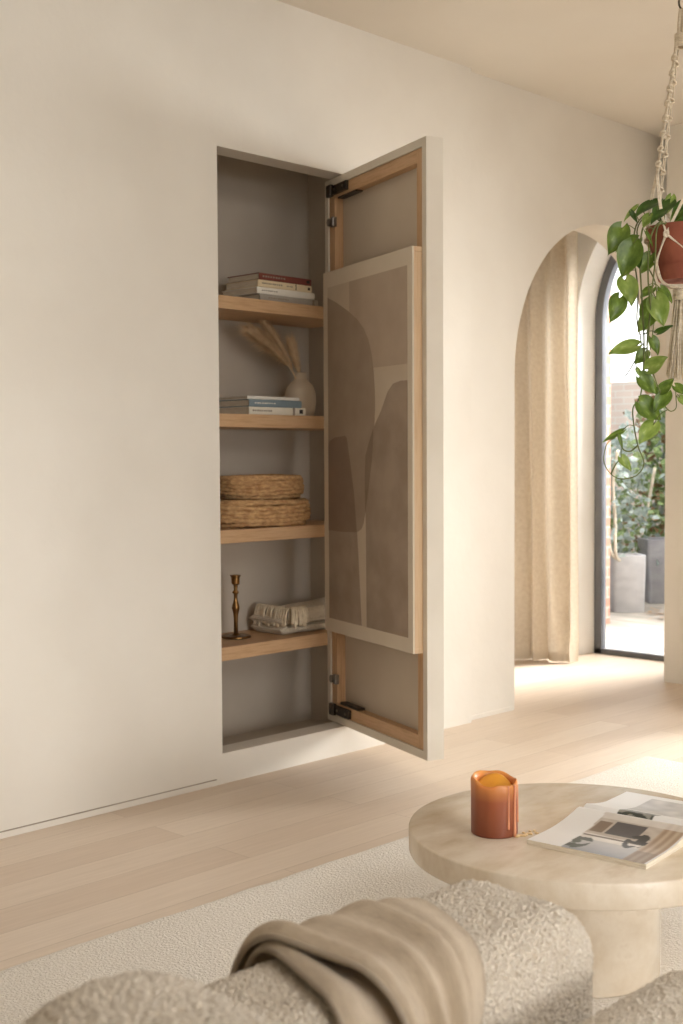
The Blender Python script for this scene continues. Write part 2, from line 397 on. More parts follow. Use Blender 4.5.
# wall beyond the seam with the arched passage
HY0, HY1 = WY+.03, WY+.23
AX0, AXC, AR, AZS = 4.811, 5.6, .789, 1.59
b = MB()
ARC = [(AXC-AR*math.cos(t), AZS+AR*math.sin(t)) for t in [PI*k/64 for k in range(65)]]
x0 = SEAM-.02
for y, fl in ((HY0, 0), (HY1, 1)):
    b.add([(x0, y, 0), (AX0, y, 0), (AX0, y, ZC), (x0, y, ZC)], [(0, 1, 2, 3)])
    b.add([(AX0, y, 0), (AX0, y, 0), (AX0, y, AZS), (AX0, y, AZS)], [])
    for (xa, za), (xb, zb) in zip(ARC[:-1], ARC[1:]): b.add([(xa, y, za), (xb, y, zb), (xb, y, ZC), (xa, y, ZC)], [(0, 1, 2, 3)])
    b.add([(AXC+AR, y, AZS), (6.40, y, AZS), (6.40, y, ZC), (AXC+AR, y, ZC)], [(0, 1, 2, 3)])
b.add([(AX0, HY0, 0), (AX0, HY1, 0), (AX0, HY1, AZS), (AX0, HY0, AZS)], [(0, 1, 2, 3)])
for (xa, za), (xb, zb) in zip(ARC[:-1], ARC[1:]): b.add([(xa, HY0, za), (xa, HY1, za), (xb, HY1, zb), (xb, HY0, zb)], [(0, 1, 2, 3)])
b.add([(x0, HY0, 0), (x0, HY1, 0), (x0, HY1, ZC), (x0, HY0, ZC)], [(0, 1, 2, 3)])
struct(b.build('wall_hall', M['plaster']))
b = MB(); b.box(SEAM, AX0-.012, HY0-.004, HY0+.01, 0, .02, .0015); struct(b.build('baseboard_hall', M['plaster']))
b = MB(); b.box(4.1, 6.8, 5.2, 5.3, 0, ZC); struct(b.build('wall_hall_back', M['plaster']))
b = MB(); b.box(4.02, 4.12, HY1, 5.3, 0, ZC); struct(b.build('wall_hall_left', M['plaster']))
b = MB(); b.box(5.95, 6.62, 2.45, 3.413, 0, ZC); struct(b.build('wall_right', M['plaster']))
b = MB(); b.box(-3.1, -3, -5.15, WY+.1, 0, ZC); struct(b.build('light_block_left', M['plaster']))  # unseen wall, added to cut the ambient light from this side
b = MB(); b.box(6.42, 6.62, -5, 2.45, 2.15, ZC); b.box(6.42, 6.62, -5, -1.4, 0, 2.15); struct(b.build('light_block_right', M['plaster']))  # unseen header and side piece, added to block high light from the right
b = MB(); b.box(-3, 6.62, -5.15, -5, 2.2, ZC); struct(b.build('light_block_back', M['plaster']))  # unseen header, added to hold back high light from behind
# window wall with arched opening
WX0, WX1 = 6.40, 6.60; WR, WZS, WY1 = .833, 2.0, 4.265; WYC = WY1-WR; WYN = 3.45
SPL = .037
warc = [(WYC+WR*math.cos(t), WZS+WR*math.sin(t)) for t in [PI/2*k/40 for k in range(41)]]
warc2 = [(WYC+(WR-SPL)*math.cos(t), WZS+(WR-SPL)*math.sin(t)) for t in [PI/2*k/40 for k in range(41)]]
b = MB()
for x, wa, W1 in ((WX0, warc, WY1), (WX1, warc2, WY1-SPL)):
    b.add([(x, W1, 0), (x, 5.2, 0), (x, 5.2, ZC), (x, W1, ZC)], [(0, 1, 2, 3)])
    for (ya, za), (yb, zb) in zip(wa[:-1], wa[1:]): b.add([(x, ya, za), (x, yb, zb), (x, yb, ZC), (x, ya, ZC)], [(0, 1, 2, 3)])
    b.add([(x, 3.413, wa[-1][1]), (x, WYC, wa[-1][1]), (x, WYC, ZC), (x, 3.413, ZC)], [(0, 1, 2, 3)])
b.add([(WX0, WY1, 0), (WX1, WY1-SPL, 0), (WX1, WY1-SPL, WZS), (WX0, WY1, WZS)], [(0, 1, 2, 3)])
for (ya, za), (yb, zb), (yc, zc_), (yd, zd) in zip(warc[:-1], warc[1:], warc2[1:], warc2[:-1]): b.add([(WX0, ya, za), (WX1, yd, zd), (WX1, yc, zc_), (WX0, yb, zb)], [(0, 1, 2, 3)])
struct(b.build('wall_window', M['white_paint']))
win = thing('window_1', None, None, (6.56, 3.85, 0)); struct(win)
b = MB()
def wpath(r): return [(WYC+r*math.cos(t), WZS+r*math.sin(t)) for t in [PI/2*k/40 for k in range(40, -1, -1)]]
WQ = WR-SPL+.004; WY2 = WYC+WQ
outer = [(3.415, WZS+WQ)]+wpath(WQ)+[(WY2, 0)]
inner = [(3.415, WZS+WQ-.05)]+wpath(WQ-.05)+[(WY2-.05, 0)]
for i in range(len(outer)-1):
    q = [outer[i], outer[i+1], inner[i+1], inner[i]]
    b.prism(q, lambda p: (6.545, p[0], p[1]), lambda p: (6.595, p[0], p[1]))
b.box(6.545, 6.595, 3.415, WY2, .0, .03)
wf = b.build('window_frame', M['steel'], win, world=True)
b = MB(); b.prism([(3.42, .03)]+[(3.42, WZS+WQ-.048)]+wpath(WQ-.048)+[(WY2-.048, .03)], lambda p: (6.566, p[0], p[1]), lambda p: (6.572, p[0], p[1]))
b.build('pane', M['glass'], wf, world=True)

# ------------------------------------------------------------------ concealed door
ROTD = math.atan2(-.943, -.332)
HIN = (3.66, 3.655, 0)
DZ0, DZ1, DW, DT = .118, 2.322, .819, .068
door = thing('concealed_door', 'tall plaster-faced niche door standing ajar, oak-framed inside, with black hinges', 'door', (HIN[0], HIN[1], DZ0), ROTD)
H = DZ1-DZ0
b = MB(); L = .03
b.box(0, DW, .05, DT, 0, H)                       # outer skin
b.box(0, DW, 0, .05, 0, L); b.box(0, DW, 0, .05, H-L, H); b.box(0, L, 0, .05, L, H-L); b.box(DW-L, DW, 0, .05, L, H-L)
b.build('outer_shell', M['door_paint'], door)
b = MB(); b.box(L, DW-L, .044, .0505, L, H-L); b.build('inner_panel', M['panel_paint'], door)
SW = .048
for u0, u1 in ((L, L+SW), (DW-L-SW, DW-L)):
    b = MB(); b.box(u0, u1, .006, .045, L, H-L, .002); b.build('stile', M['oak_z'], door)
for z0, z1 in ((L, L+SW), (H-L-SW, H-L)):
    b = MB(); b.box(L+SW, DW-L-SW, .007, .045, z0, z1, .002); b.build('rail', M['oak_x'], door)
def hinge(zc, s):
    b = MB(); b.box(.05, .2, -.006, .03, zc-.018, zc+.018, .003); b.box(.035, .075, -.014, .004, zc-.024, zc+.024, .004)
    b.box(.1, .26, .008, .04, zc-s*.03-.006, zc-s*.03+.006, .002)
    hg = b.build('hinge', M['black_metal'], door)
    for u in (.1, .175):
        b = MB(); b.tube([(u, -.004, zc), (u, -.0085, zc)], .0055, 12); b.build('screw', M['nickel'], hg)
    # cam fitting on the stile beside the hinge
    b = MB(); zf = zc-s*.125
    pts = [(.03+.024+.0155*math.cos(a), .03+.0*a, zf+.0155*math.sin(a)) for a in [2*PI*k/20 for k in range(20)]]
    n = len(pts)
    vs = [(p[0], .006, p[2]) for p in pts]+[(p[0], -.012, p[2]) for p in pts]
    b.add(vs, [list(range(n)), list(range(n, 2*n))[::-1]]+[(i, (i+1) % n, n+(i+1) % n, n+i) for i in range(n)])
    b.box(.062, .085, -.006, .012, zf-.02, zf+.02, .003)
    b.build('cam_fitting', M['nickel'], door)
hinge(H-L-.018, 1); hinge(L+.022, -1)
# framed print hung on the inside of the door
AU0, AU1, AZ0, AZ1 = .062, .788, .500, 1.942
art = thing('framed_print', 'tall framed abstract print in taupe shapes hung on inside of niche door', 'picture', (HIN[0], HIN[1], AZ0), ROTD)
AH = AZ1-AZ0; FW = .018
b = MB()
b.box(AU0, AU1, -.033, .005, 0, FW, .002); b.box(AU0, AU1, -.033, .005, AH-FW, AH, .002)
b.box(AU0, AU0+FW, -.033, .005, FW, AH-FW, .002); b.box(AU1-FW, AU1, -.033, .005, FW, AH-FW, .002)
fr = b.build('frame', [M['oak_pale']], art)
b = MB(); b.box(AU0, AU1, -.04, -.0325, 0, AH, .0015); mt = b.build('mat_board', M['art_border'], art)
b = MB()
px0, px1, pz0, pz1 = .104, .753, .554-AZ0, 1.88-AZ0
PWd, PHt = px1-px0, pz1-pz0
def lay(poly, mi, lev):
    # poly in fractions; from the room the hinge side (small u) is on the left
    pts = [(px0+PWd*p[0], pz0+PHt*p[1]) for p in poly]
    b.prism(pts, lambda p: (p[0], -.0402, p[1]), lambda p: (p[0], -.0402-.0003*lev, p[1]), mi)
lay([(0, 0), (1, 0), (1, 1), (0, 1)], 0, 1)
BIG = [(0, .97), (.122, .949), (.28, .916), (.395, .887), (.482, .857), (.543, .821), (.583, .776), (.607, .726), (.619, .676), (.62, .632), (.612, .578), (.598, .552), (.578, .48), (.543, .412), (.506, .352), (.474, .301), (.445, .282), (.382, .27), (.195, .267), (0, .268)]
lay([(.296, 1), (1, 1), (1, .738), (.603, .74), (.5, .8), (.4, .88), (.296, .905)], 1, 2)
lay(BIG, 2, 3)
lay([(0, 0), (.44, 0), (.413, .147), (.383, .283), (.349, .384), (.295, .481), (.256, .545), (.234, .552), (.091, .548), (.02, .538), (0, .525)], 3, 2)
lay([(1, 0), (1, .694), (.926, .695), (.834, .689), (.772, .669), (.696, .62), (.623, .583), (.563, .546), (.5, .493), (.489, .432), (.492, .352), (.499, .286), (.504, 0)], 3, 2)
lay([(0, .525), (.02, .538), (.091, .548), (.234, .552), (.256, .545), (.295, .481), (.349, .384), (.383, .2705), (.195, .267), (0, .268)], 4, 4)
lay([(.598, .57), (.563, .546), (.5, .493), (.489, .432), (.492, .352), (.494, .331), (.506, .352), (.543, .412), (.578, .48), (.598, .552)], 5, 4)
b.build('abstract_print', [M['art_paper'], M['art_sand'], M['art_taupe'], M['art_mocha'], M['art_umber'], M['art_overlap']], art, normals=True)

# ------------------------------------------------------------------ shelves
YF = 3.725
SH = [(1.829, 1.778, 'topmost oak shelf in the wall niche, under the stack of four books'),
      (1.374, 1.322, 'second oak shelf from top in niche, under the beige vase and blue book'),
      (.921, .869, 'third oak shelf from top in niche, under the woven baskets'),
      (.464, .411, 'lowest oak shelf in niche, under the brass candlestick and folded throw')]
for z1, z0, lab in SH:
    b = MB(); b.box(CX0+.002, CX1-.002, YF-z0*0, CY1-.001, z0, z1, .002)
    tag(b.build('niche_shelf', M['oak_x'], loc=((CX0+CX1)/2, (YF+CY1)/2, z0), world=True), lab, 'shelf', 'oak shelves in the niche')

# ------------------------------------------------------------------ books
def book(loc, rot, Lx, Wy, T, cov, label, group, marks=(), spine_label=None):
    t = thing('book', label, 'book', loc, rot, group)
    c = .003
    b = MB()
    b.box(0, Lx, 0, Wy, 0, c); b.box(0, Lx, 0, Wy, T-c, T)
    n = 6; prev = None                                     # rounded spine at local y=0
    for k in range(n+1):
        a = PI*k/n; p = (-.004*math.sin(a), T/2-math.cos(a)*T/2)
        if prev: b.add([(0, prev[0], prev[1]), (Lx, prev[0], prev[1]), (Lx, p[0], p[1]), (0, p[0], p[1])], [(0, 1, 2, 3)])
        prev = p
    b.add([(0, 0, 0), (Lx, 0, 0), (Lx, 0, T), (0, 0, T)], [(0, 1, 2, 3)])
    b.build('cover', cov, t)
    b = MB(); b.box(.004, Lx-.004, .003, Wy-.004, c, T-c); b.build('pages', M['paper'], t)
    if marks:
        last = None; b = MB(); mm = [M['cover_ink'], M['cover_dusty'], M['cover_white']]
        for (x0, x1, z0, z1, mi) in marks:
            if last is not None and x0-last > .06: b.build('spine_print', mm, t); b = MB()
            last = x1; b.box(Lx*x0, Lx*x1, -.0052, -.0042+.001, T*z0, T*z1, 0, mi)
        b.build('spine_print', mm, t)
    return t
def dashes(x0, x1, z0, z1, mi, n):
    out = []; x = x0; st = (x1-x0)/n
    for k in range(n):
        w = st*random.uniform(.45, .8); out.append((x0+k*st, x0+k*st+w, z0, z1, mi))
    return out
G1 = 'books stacked on the top niche shelf'; G2 = 'books stacked on the second niche shelf'
z = 1.8295
book((3.385, 3.752, z), .0, .325, .2, .027, M['cover_grey'], 'grey book at the bottom of the top-shelf stack', G1, dashes(.14, .5, .4, .6, 1, 9)+[(.9, .93, .1, .9, 1)]); z += .0275
book((3.372, 3.755, z), -.01, .318, .215, .027, M['cover_white'], 'white book lying just above the grey book on top shelf', G1, dashes(.08, .35, .42, .58, 1, 8)); z += .0275
book((3.375, 3.752, z), .012, .302, .195, .028, M['cover_cream'], 'cream book lying under the red book on top shelf', G1, dashes(.07, .45, .4, .62, 1, 10)+dashes(.52, .64, .42, .56, 1, 4)+[(.69, .7, .1, .9, 0), (.92, .96, .3, .7, 0)]); z += .0285
book((3.385, 3.756, z), .005, .292, .19, .027, M['cover_red'], 'dark red book on top of the upper book stack', G1, dashes(.06, .5, .4, .64, 1, 9)+[(.9, .96, .28, .72, 0)])
z = 1.3745
book((3.322, 3.752, z), .0, .312, .2, .031, M['cover_ivory'], 'ivory book with black spine emblem at bottom of second-shelf stack', G2, dashes(.06, .4, .4, .62, 1, 9)+[(.765, .8, .0, 1, 1), (.885, .945, .25, .78, 0)]); z += .0315
book((3.325, 3.754, z), .008, .29, .19, .029, M['cover_blue'], 'dusty blue book in the middle of second-shelf stack', G2, dashes(.1, .5, .42, .58, 2, 9)); z += .0295
book((3.32, 3.758, z), -.01, .28, .185, .013, M['cover_white'], 'thin white book lying on top of the blue book', G2)

# ------------------------------------------------------------------ vase and pampas
VL = (3.735, 3.885, 1.374)
vase = thing('bottle_vase', 'matte beige stoneware bottle vase on second niche shelf', 'vase', VL)
b = MB(); k_ = 1.0
prof = [(.0, 0), (.046, 0), (.055, .006), (.063, .03), (.067, .065), (.066, .1), (.058, .128), (.042, .147), (.029, .157), (.0265, .166), (.0265, .184), (.028, .188), (.024, .19), (.021, .186), (.021, .165), (.03, .14), (.0, .12)]
b.lathe(prof, seg=40); b.build('body', M['vase'], vase, True)
def plume(tip, base, fluff, rad, label, nst, droop):
    base = Vector(base); tip = Vector(tip)
    mid = base.lerp(tip, .5)+Vector((0, 0, droop))
    path = smoothpath([base, base.lerp(mid, .5)+Vector((0, 0, droop*.4)), mid, mid.lerp(tip, .55)+Vector((0, 0, droop*.25)), tip], 8)
    t = thing('pampas_plume', label, 'dried grass', base, group='pampas plumes in the beige vase')
    b = MB(); b.tube(path[:int(len(path)*.9)], .0017, 6); b.build('stem', M['pampas'], t, world=True)
    b = MB(); N = len(path)-1
    for k in range(nst):
        f = fluff+(1-fluff)*random.random()**.8*.97
        i = min(N-1, int(f*N)); p = path[i].lerp(path[i+1], f*N-i)
        d = (path[min(N, i+1)]-path[max(0, i-1)]).normalized()
        side = Vector((random.gauss(0, 1), random.gauss(0, 1), random.gauss(0, 1))); side -= d*side.dot(d); side.normalize()
        g = (f-fluff)/(1-fluff); R_ = rad*(math.sin(PI*min(1, g*.85+.13))**.7)*random.uniform(.4, 1.1)
        q = p+side*R_*.4+d*R_*.8; r = p+side*R_*random.uniform(.45, 1.05)+d*R_*random.uniform(1.1, 2.6)+Vector((0, 0, -R_*random.uniform(.1, .5)))
        w = side.cross(d)*random.uniform(.0005, .0011)
        b.add([p-w, p+w, q+w, q-w, r], [(0, 1, 2, 3), (3, 2, 4)])
    b.build('plume_fluff', M['pampas'], t, world=True, normals=False)
vb = Vector((VL[0], VL[1], VL[2]+.14))
def ap(px, py, y): return aty(px, py, y)
plume(ap(250, 331, 3.86), vb+Vector((-.004, 0, 0)), .22, .068, 'pale pampas plume leaning furthest left from the vase', 1900, .03)
plume(ap(265, 323, 3.92), vb+Vector((0, .006, 0)), .2, .052, 'upright pampas plume with the highest pointed tip', 1500, .012)
plume(ap(291, 343, 3.89), vb+Vector((.006, -.004, 0)), .2, .05, 'short pampas plume directly above the vase mouth', 1100, .004)

# ------------------------------------------------------------------ baskets
def basket(cx, cy, z0, a, bb, h, label, seed):
    t = thing('woven_basket', label, 'basket', (cx, cy, z0), group='oval seagrass baskets in the niche')
    rows = max(4, round(h/.0155)); rw = h/rows
    b = MB(); rnd = random.Random(seed); seg = 120
    for r in range(rows):
        zc = rw*(r+.5)+rw*.22; bulge = 1+.05*math.sin(PI*(r+.5)/rows)-(.05 if r == 0 else 0)
        pts = []; rad = []
        ph = rnd.random()*6
        for k in range(seg):
            an = 2*PI*k/seg; se = 2.6
            cx_ = math.copysign(abs(math.cos(an))**(2/se), math.cos(an)); sy_ = math.copysign(abs(math.sin(an))**(2/se), math.sin(an))
            tw = .0022*math.sin(an*46+r*PI+ph)
            pts.append((cx_*(a*bulge+tw), sy_*(bb*bulge+tw), zc+.0016*math.sin(an*23+ph)+.002*math.sin(an*3+ph)))
            rad.append(rw*.60*(1+.16*math.sin(an*46+r*PI+ph+1)))
        b.tube(pts, rw*.6, 8, closed=True, radii=rad)
    b.build('woven_side', M['seagrass'], t, True)
    b = MB(); vs = [(0, 0, .008)]
    n = 60; ring = []
    for k in range(n):
        an = 2*PI*k/n; se = 2.6
        ring.append((math.copysign(abs(math.cos(an))**(2/se), math.cos(an))*a*.97, math.copysign(abs(math.sin(an))**(2/se), math.sin(an))*bb*.97, .008))
    b.add(ring, [list(range(n))]); b.build('base', M['seagrass_dark'], t)
    b = MB(); pts = []; 
    for s_ in (0, PI):
        pts = []
        for k in range(160):
            an = 2*PI*k/160; se = 2.6; w = .004*math.sin(an*36+s_)
            pts.append((math.copysign(abs(math.cos(an))**(2/se), math.cos(an))*(a+w), math.copysign(abs(math.sin(an))**(2/se), math.sin(an))*(bb+w), h+.002+.004*math.cos(an*36+s_)+.003*math.sin(an*2)))
        b.tube(pts, .0062, 6, closed=True)
    b.build('braided_rim', M['seagrass'], t, True)
    return t
bx = aty(258, 520, 3.89).x
basket(bx-.012, 3.885, .921, .232, .132, .1, 'larger woven seagrass basket on third shelf, underneath the smaller one', 3)
basket(aty(259, 490, 3.89).x, 3.89, 1.031, .192, .112, .088, 'smaller woven seagrass basket sitting on the larger basket', 5)

# ------------------------------------------------------------------ candlestick
CSL = (aty(236, 633, 3.9).x, 3.9, .464)
cs = thing('candlestick', 'turned aged-brass candlestick without a candle on lowest niche shelf', 'candlestick', CSL)
b = MB(); b.lathe([(0, 0), (.058, 0), (.062, .003), (.061, .008), (.054, .011), (.05, .009), (.02, .011), (.012, .016), (.009, .02)], seg=40); b.build('base_plate', M['brass'], cs, True, sharp=50)
b = MB(); b.lathe([(.009, .02), (.0085, .055), (.0095, .085), (.011, .1), (.014, .112), (.0165, .122), (.014, .135), (.01, .148), (.0075, .16), (.008, .178), (.011, .182), (.0145, .187), (.011, .192), (.008, .197), (.009, .214), (.01, .218)], seg=28); b.build('stem', M['brass'], cs, True)
b = MB(); b.lathe([(.009, .216), (.0165, .222), (.0175, .25), (.022, .254), (.022, .258), (.0155, .258), (.0135, .23), (0, .23)], seg=28); b.build('candle_cup', M['brass'], cs, True, sharp=40)

# ------------------------------------------------------------------ folded throw on the shelf
FL = (3.525, 3.79, .464)
ft = thing('folded_throw', 'cream knitted throw folded with fringe showing, on lowest niche shelf', 'blanket', FL, -.06)
def foldlayer(b, z0, th, x0, x1, y0, y1, seed):
    def fn(u, v):                                       # a rounded slab profile in y-z swept along x
        a = 2*PI*v; sy_ = math.copysign(abs(math.cos(a))**.35, math.cos(a)); sz = math.copysign(abs(math.sin(a))**.75, math.sin(a))
        x = x0+(x1-x0)*u; wob = .004*noise.noise(Vector((x*14, v*7, seed)))
        e = min(u, 1-u)*(x1-x0); k = min(1, (e/.02))**.5 if e < .02 else 1
        y = (y0+y1)/2+sy_*((y1-y0)/2+wob); z = z0+th/2+sz*th/2*k+wob
        return (x, y, max(z, .0005))
    b.grid(40, 48, fn, flip=True)
b = MB()
foldlayer(b, .0, .042, 0, .34, 0, .21, 1)
b.build('lower_fold', M['knit'], ft, True)
b = MB(); foldlayer(b, .040, .038, -.008, .34, -.004, .21, 2); b.build('middle_fold', M['knit'], ft, True)
b = MB()
def topfold(u, v):
    x = .03+.3*u; y = -.012+.215*v
    z = .078+.036*math.sin(PI*min(1, v*1.15+.12))**.5+.018*u+.004*noise.noise(Vector((x*16, y*16, 3)))
    return (x, y, z)
b.grid(40, 30, topfold); b.grid(40, 6, lambda u, v: Vector(topfold(u, 0)).lerp(Vector((.03+.3*u, -.006, .058)), v))
tf = b.build('top_fold', M['knit'], ft, True, normals=False)
for k in range(22):                                       # fringe hanging over the left end and front corner
    f = k/21
    if f < .62:
        y = .19-.2*(f/.62); s0 = Vector((.045, y, .112-.006*f)); dr = Vector((-1, -.25, 0)).normalized()
    else:
        g = (f-.62)/.38; s0 = Vector((.04+.075*g, -.006, .113+.003*g)); dr = Vector((-.55+.3*g, -.8, 0)).normalized()
    rnd = random.Random(k); ln = rnd.uniform(.06, .082)
    pts = smoothpath([s0, s0+dr*.02+Vector((0, 0, .002)), s0+dr*.038+Vector((rnd.uniform(-.004, .004), 0, -.022)), s0+dr*.044+Vector((rnd.uniform(-.006, .006), rnd.uniform(-.005, .005), -ln))], 4)
    b = MB(); b.tube(pts, .005, 6, radii=[.0036+.0032*i/len(pts) for i in range(len(pts))])
    b.lathe([(0, -.006), (.0052, -.003), (.0056, .001), (.003, .005), (0, .006)], tuple(s0), 10)
    b.build('fringe_tassel', M['fringe'], tf, True)

# ------------------------------------------------------------------ coffee table
TC = (2.452, 1.626); TH = .34; TR = .395
tb = thing('coffee_table', 'round travertine coffee table on thick cylindrical pedestal', 'coffee table', (TC[0], TC[1], .012))
b = MB(); b.lathe([(0, TH-.058), (TR-.006, TH-.058), (TR-.002, TH-.0565), (TR, TH-.053), (TR, TH-.005), (TR-.0015, TH-.0015), (TR-.005, TH), (0, TH)], (TC[0], TC[1], 0), 128)
b.build('tabletop', M['travertine'], tb, True, world=True, sharp=50)
b = MB(); b.lathe([(0, .012), (.182, .012), (.186, .016), (.186, TH-.0575), (0, TH-.0575)], (TC[0], TC[1], 0), 96)
b.build('pedestal', M['travertine'], tb, True, world=True, sharp=50)
# candle
cc = atz(493, 829, TH); CL = (cc.x-.018, cc.y-.018, TH)
cd = thing('pillar_candle', 'amber pillar candle with uneven melted rim on travertine table', 'candle', CL)
CR = .0535
def rim(a):                                              # height of the melted rim round the candle
    d = math.cos(a-math.atan2(.716, -.698))              # left in view
    bk = math.cos(a-math.atan2(.698, .716))              # far side
    return .121+.004*bk+.008*max(0, d)**6+.006*max(0, math.cos(a-1.2))**2+.002*math.sin(a*5)
b = MB(); seg = 72; vs = []; fs = []
levels = [0, .02, .04, .3, .6, .85, .96, 1.0]
for j, l in enumerate(levels):
    for k in range(seg):
        a = 2*PI*k/seg; r = CR*(.965 if j == 0 else 1)-(.0012*(j == 7))+.0009*math.sin(a*9)*l
        zz = rim(a)*l if j else 0
        vs.append((r*math.cos(a), r*math.sin(a), zz))
for rr, dz in ((.93, .002), (.86, .0), (.8, -.01), (.74, -.02)):
    for k in range(seg):
        a = 2*PI*k/seg; vs.append((CR*rr*math.cos(a), CR*rr*math.sin(a), rim(a)+dz))
nl = len(levels)+4
for i in range(nl-1):
    for k in range(seg): fs.append((i*seg+k, i*seg+(k+1) % seg, (i+1)*seg+(k+1) % seg, (i+1)*seg+k))
fs.append(list(range(seg))[::-1]); b.add(vs, fs); b.build('wax_body', M['wax'], cd, True, sharp=60)
b = MB()                                                   # swelling wall of soft wax at the back, its glow put into the colour
def lump(u, v):
    a = 2*PI*u; r = CR*.84*v
    x, y = r*math.cos(a), r*math.sin(a)
    bk = (x*.75+y*.66)/CR
    z = .104+.034*max(0, bk+.15)*(1-(v*.98)**8)+.002*math.sin(a*3)*v
    return (x, y, z)
b.grid(48, 12, lump); b.build('wax_pool', M['wax_pool'], cd, True)
vr = Vector((_R.x, _R.y, 0)).normalized(); vf = Vector((_F.x, _F.y, 0)).normalized()
for (ang, zt, zb, rr) in ((.62, .118, .0, .0035), (.25, .118, .02, .0026), (.95, .115, .03, .002)):
    dr = vr*math.sin(ang*1.0+.25)-vf*math.cos(ang*1.0+.25); dr.normalize()
    pts = [dr*(CR+.0006)+Vector((0, 0, zt+(zb-zt)*k/10)) for k in range(11)]
    b = MB(); b.tube(pts, rr, 8, radii=[rr*(.7+.5*(k/10)**2) for k in range(11)]); b.build('wax_drip', M['wax_drip'], cd, True)
b = MB()
pc = vr*math.sin(1.0)*(CR+.004)-vf*math.cos(1.0)*(CR+.004)
for k in range(22):
    rnd = random.Random(k+50)
    t_ = k/21
    p = pc+vr*(t_*.048+rnd.uniform(-.006, .006))+vf*(t_*.05*rnd.uniform(.1, .9)+rnd.uniform(-.008, .006))
    r = rnd.uniform(.004, .0075)*(1-.45*t_)
    b.lathe([(r*1.1, 0), (r, .0016), (r*.6, .003), (0, .0034)], (p.x, p.y, 0), 10, 1, rnd.uniform(.6, 1.3))
tag(b.build('wax_spill', M['wax_cream'], loc=CL, smooth=True), 'pale crumbs of spilt wax at the foot of the amber candle', 'wax')

# ------------------------------------------------------------------ open magazine
p_fl = atz(527, 841, TH+.008); p_fr = atz(646, 866, TH+.008)
ev = (p_fr-p_fl); HM = ev.length; ev.normalize(); eu = Vector((-ev.y, ev.x, 0))     # ev: along the spine; eu: away from the lens
mg = thing('magazine', 'open glossy magazine showing an interior photograph, on travertine table', 'magazine', (p_fl.x, p_fl.y, TH), math.atan2(eu.y, eu.x))
# local x: away from viewer across the pages; local y: negative along the spine
PW = .262
def zl(u):   # near page height
    return .0115+.024*max(0, (u-.35)/.65)**1.8*(1-.55*max(0, (u-.9)/.1)**2)
def zr(u):
    return .0115+.024*max(0, (.55-u)/.55)**1.5*(1-.8*max(0, (.1-u)/.1)**1.5)
def mix(a, b_, t): return tuple(a[i]*(1-t)+b_[i]*t for i in range(3))
def L3(r, g, b_): return (lin(r), lin(g), lin(b_))
def col_near(u, v):      # v from 0 (left in view) to 1 along the spine, u from near edge to fold
    W_ = L3(236, 234, 230)
    if v < .3-.05*u or v > .985 or u > .97: return W_
    s = (v-.27)/.72; h = u/.95
    n = noise.noise(Vector((u*14, v*14, 1)))*.5+.5
    c = mix(L3(176, 164, 150), L3(206, 196, 184), n)          # room wall
    if h < .34: c = mix(L3(150, 152, 158), L3(192, 188, 184), h/.34+.25*n-.1)   # rug or floor
    if .34 < h < .5 and s < .72: c = mix(L3(208, 200, 190), L3(236, 230, 222), n)  # pale sideboard
    if .44 < h < .475 and s < .72: c = L3(118, 104, 92)
    if .56 < h < .84 and .2 < s < .58: c = L3(84, 80, 80)       # dark picture
    if .56 < h < .8 and .02 < s < .18: c = L3(128, 108, 90)
    if s > .74: c = mix(L3(150, 124, 100), L3(196, 176, 152), (math.sin(s*70)*.5+.5)*.7+.3*n)  # curtain
    if s > .74 and h < .3: c = mix(c, L3(120, 104, 90), .5)
    d = math.hypot((s-.62)*1.0, (h-.5)*.6)
    if d < .12 and n > .46: c = L3(52, 48, 42)                   # branch in a vase
    d = math.hypot((s-.1)*1.0, (h-.22)*.75)
    if d < .14 and n > .4: c = L3(58, 66, 54)                    # pot plant
    if h > .86: c = mix(c, L3(226, 220, 212), .6)
    return c
def col_far(u, v):
    W_ = L3(238, 236, 233)
    if .28 < u < .9 and .28 < v < .8:
        n = noise.noise(Vector((u*9, v*9, 5)))*.5+.5
        return mix(L3(166, 164, 162), L3(220, 216, 212), n)
    if u < .25 and .3 < v < .62: return L3(70, 74, 66) if noise.noise(Vector((u*20, v*20, 2))) > -.15 else L3(150, 148, 140)
    return W_
def page(name, xf, zf, colf, n=90):
    me_b = MB(); me_b.grid(n, n, lambda u, v: (xf(u), -HM*v, zf(u)))
    o = me_b.build(name, M['printed'], mg, True, normals=False)
    at = o.data.color_attributes.new('print', 'FLOAT_COLOR', 'POINT')
    i = 0
    for j in range(n+1):
        for k in range(n+1):
            c = colf(k/n, j/n); at.data[i].color = (c[0], c[1], c[2], 1); i += 1
    return o
page('left_page', lambda u: PW*u, zl, col_near)
page('right_page', lambda u: PW+PW*u*.92, zr, col_far)
def stack(name, xf, zf, flipx):
    b = MB(); n = 24
    for y in (0, -HM):
        for i in range(n):
            u0, u1 = i/n, (i+1)/n
            b.add([(xf(u0), y, .0005), (xf(u1), y, .0005), (xf(u1), y, zf(u1)-.0002), (xf(u0), y, zf(u0)-.0002)], [(0, 1, 2, 3)])
    u = 1 if flipx else 0
    b.add([(xf(u), 0, .0005), (xf(u), -HM, .0005), (xf(u), -HM, zf(u)-.0002), (xf(u), 0, zf(u)-.0002)], [(0, 1, 2, 3)])
    b.grid(n, 1, lambda a, c: (xf(a), -HM*c, .0005))
    b.build(name, M['paper'], mg)
stack('left_page_block', lambda u: PW*u, zl, False); stack('right_page_block', lambda u: PW+PW*u*.92, zr, True)
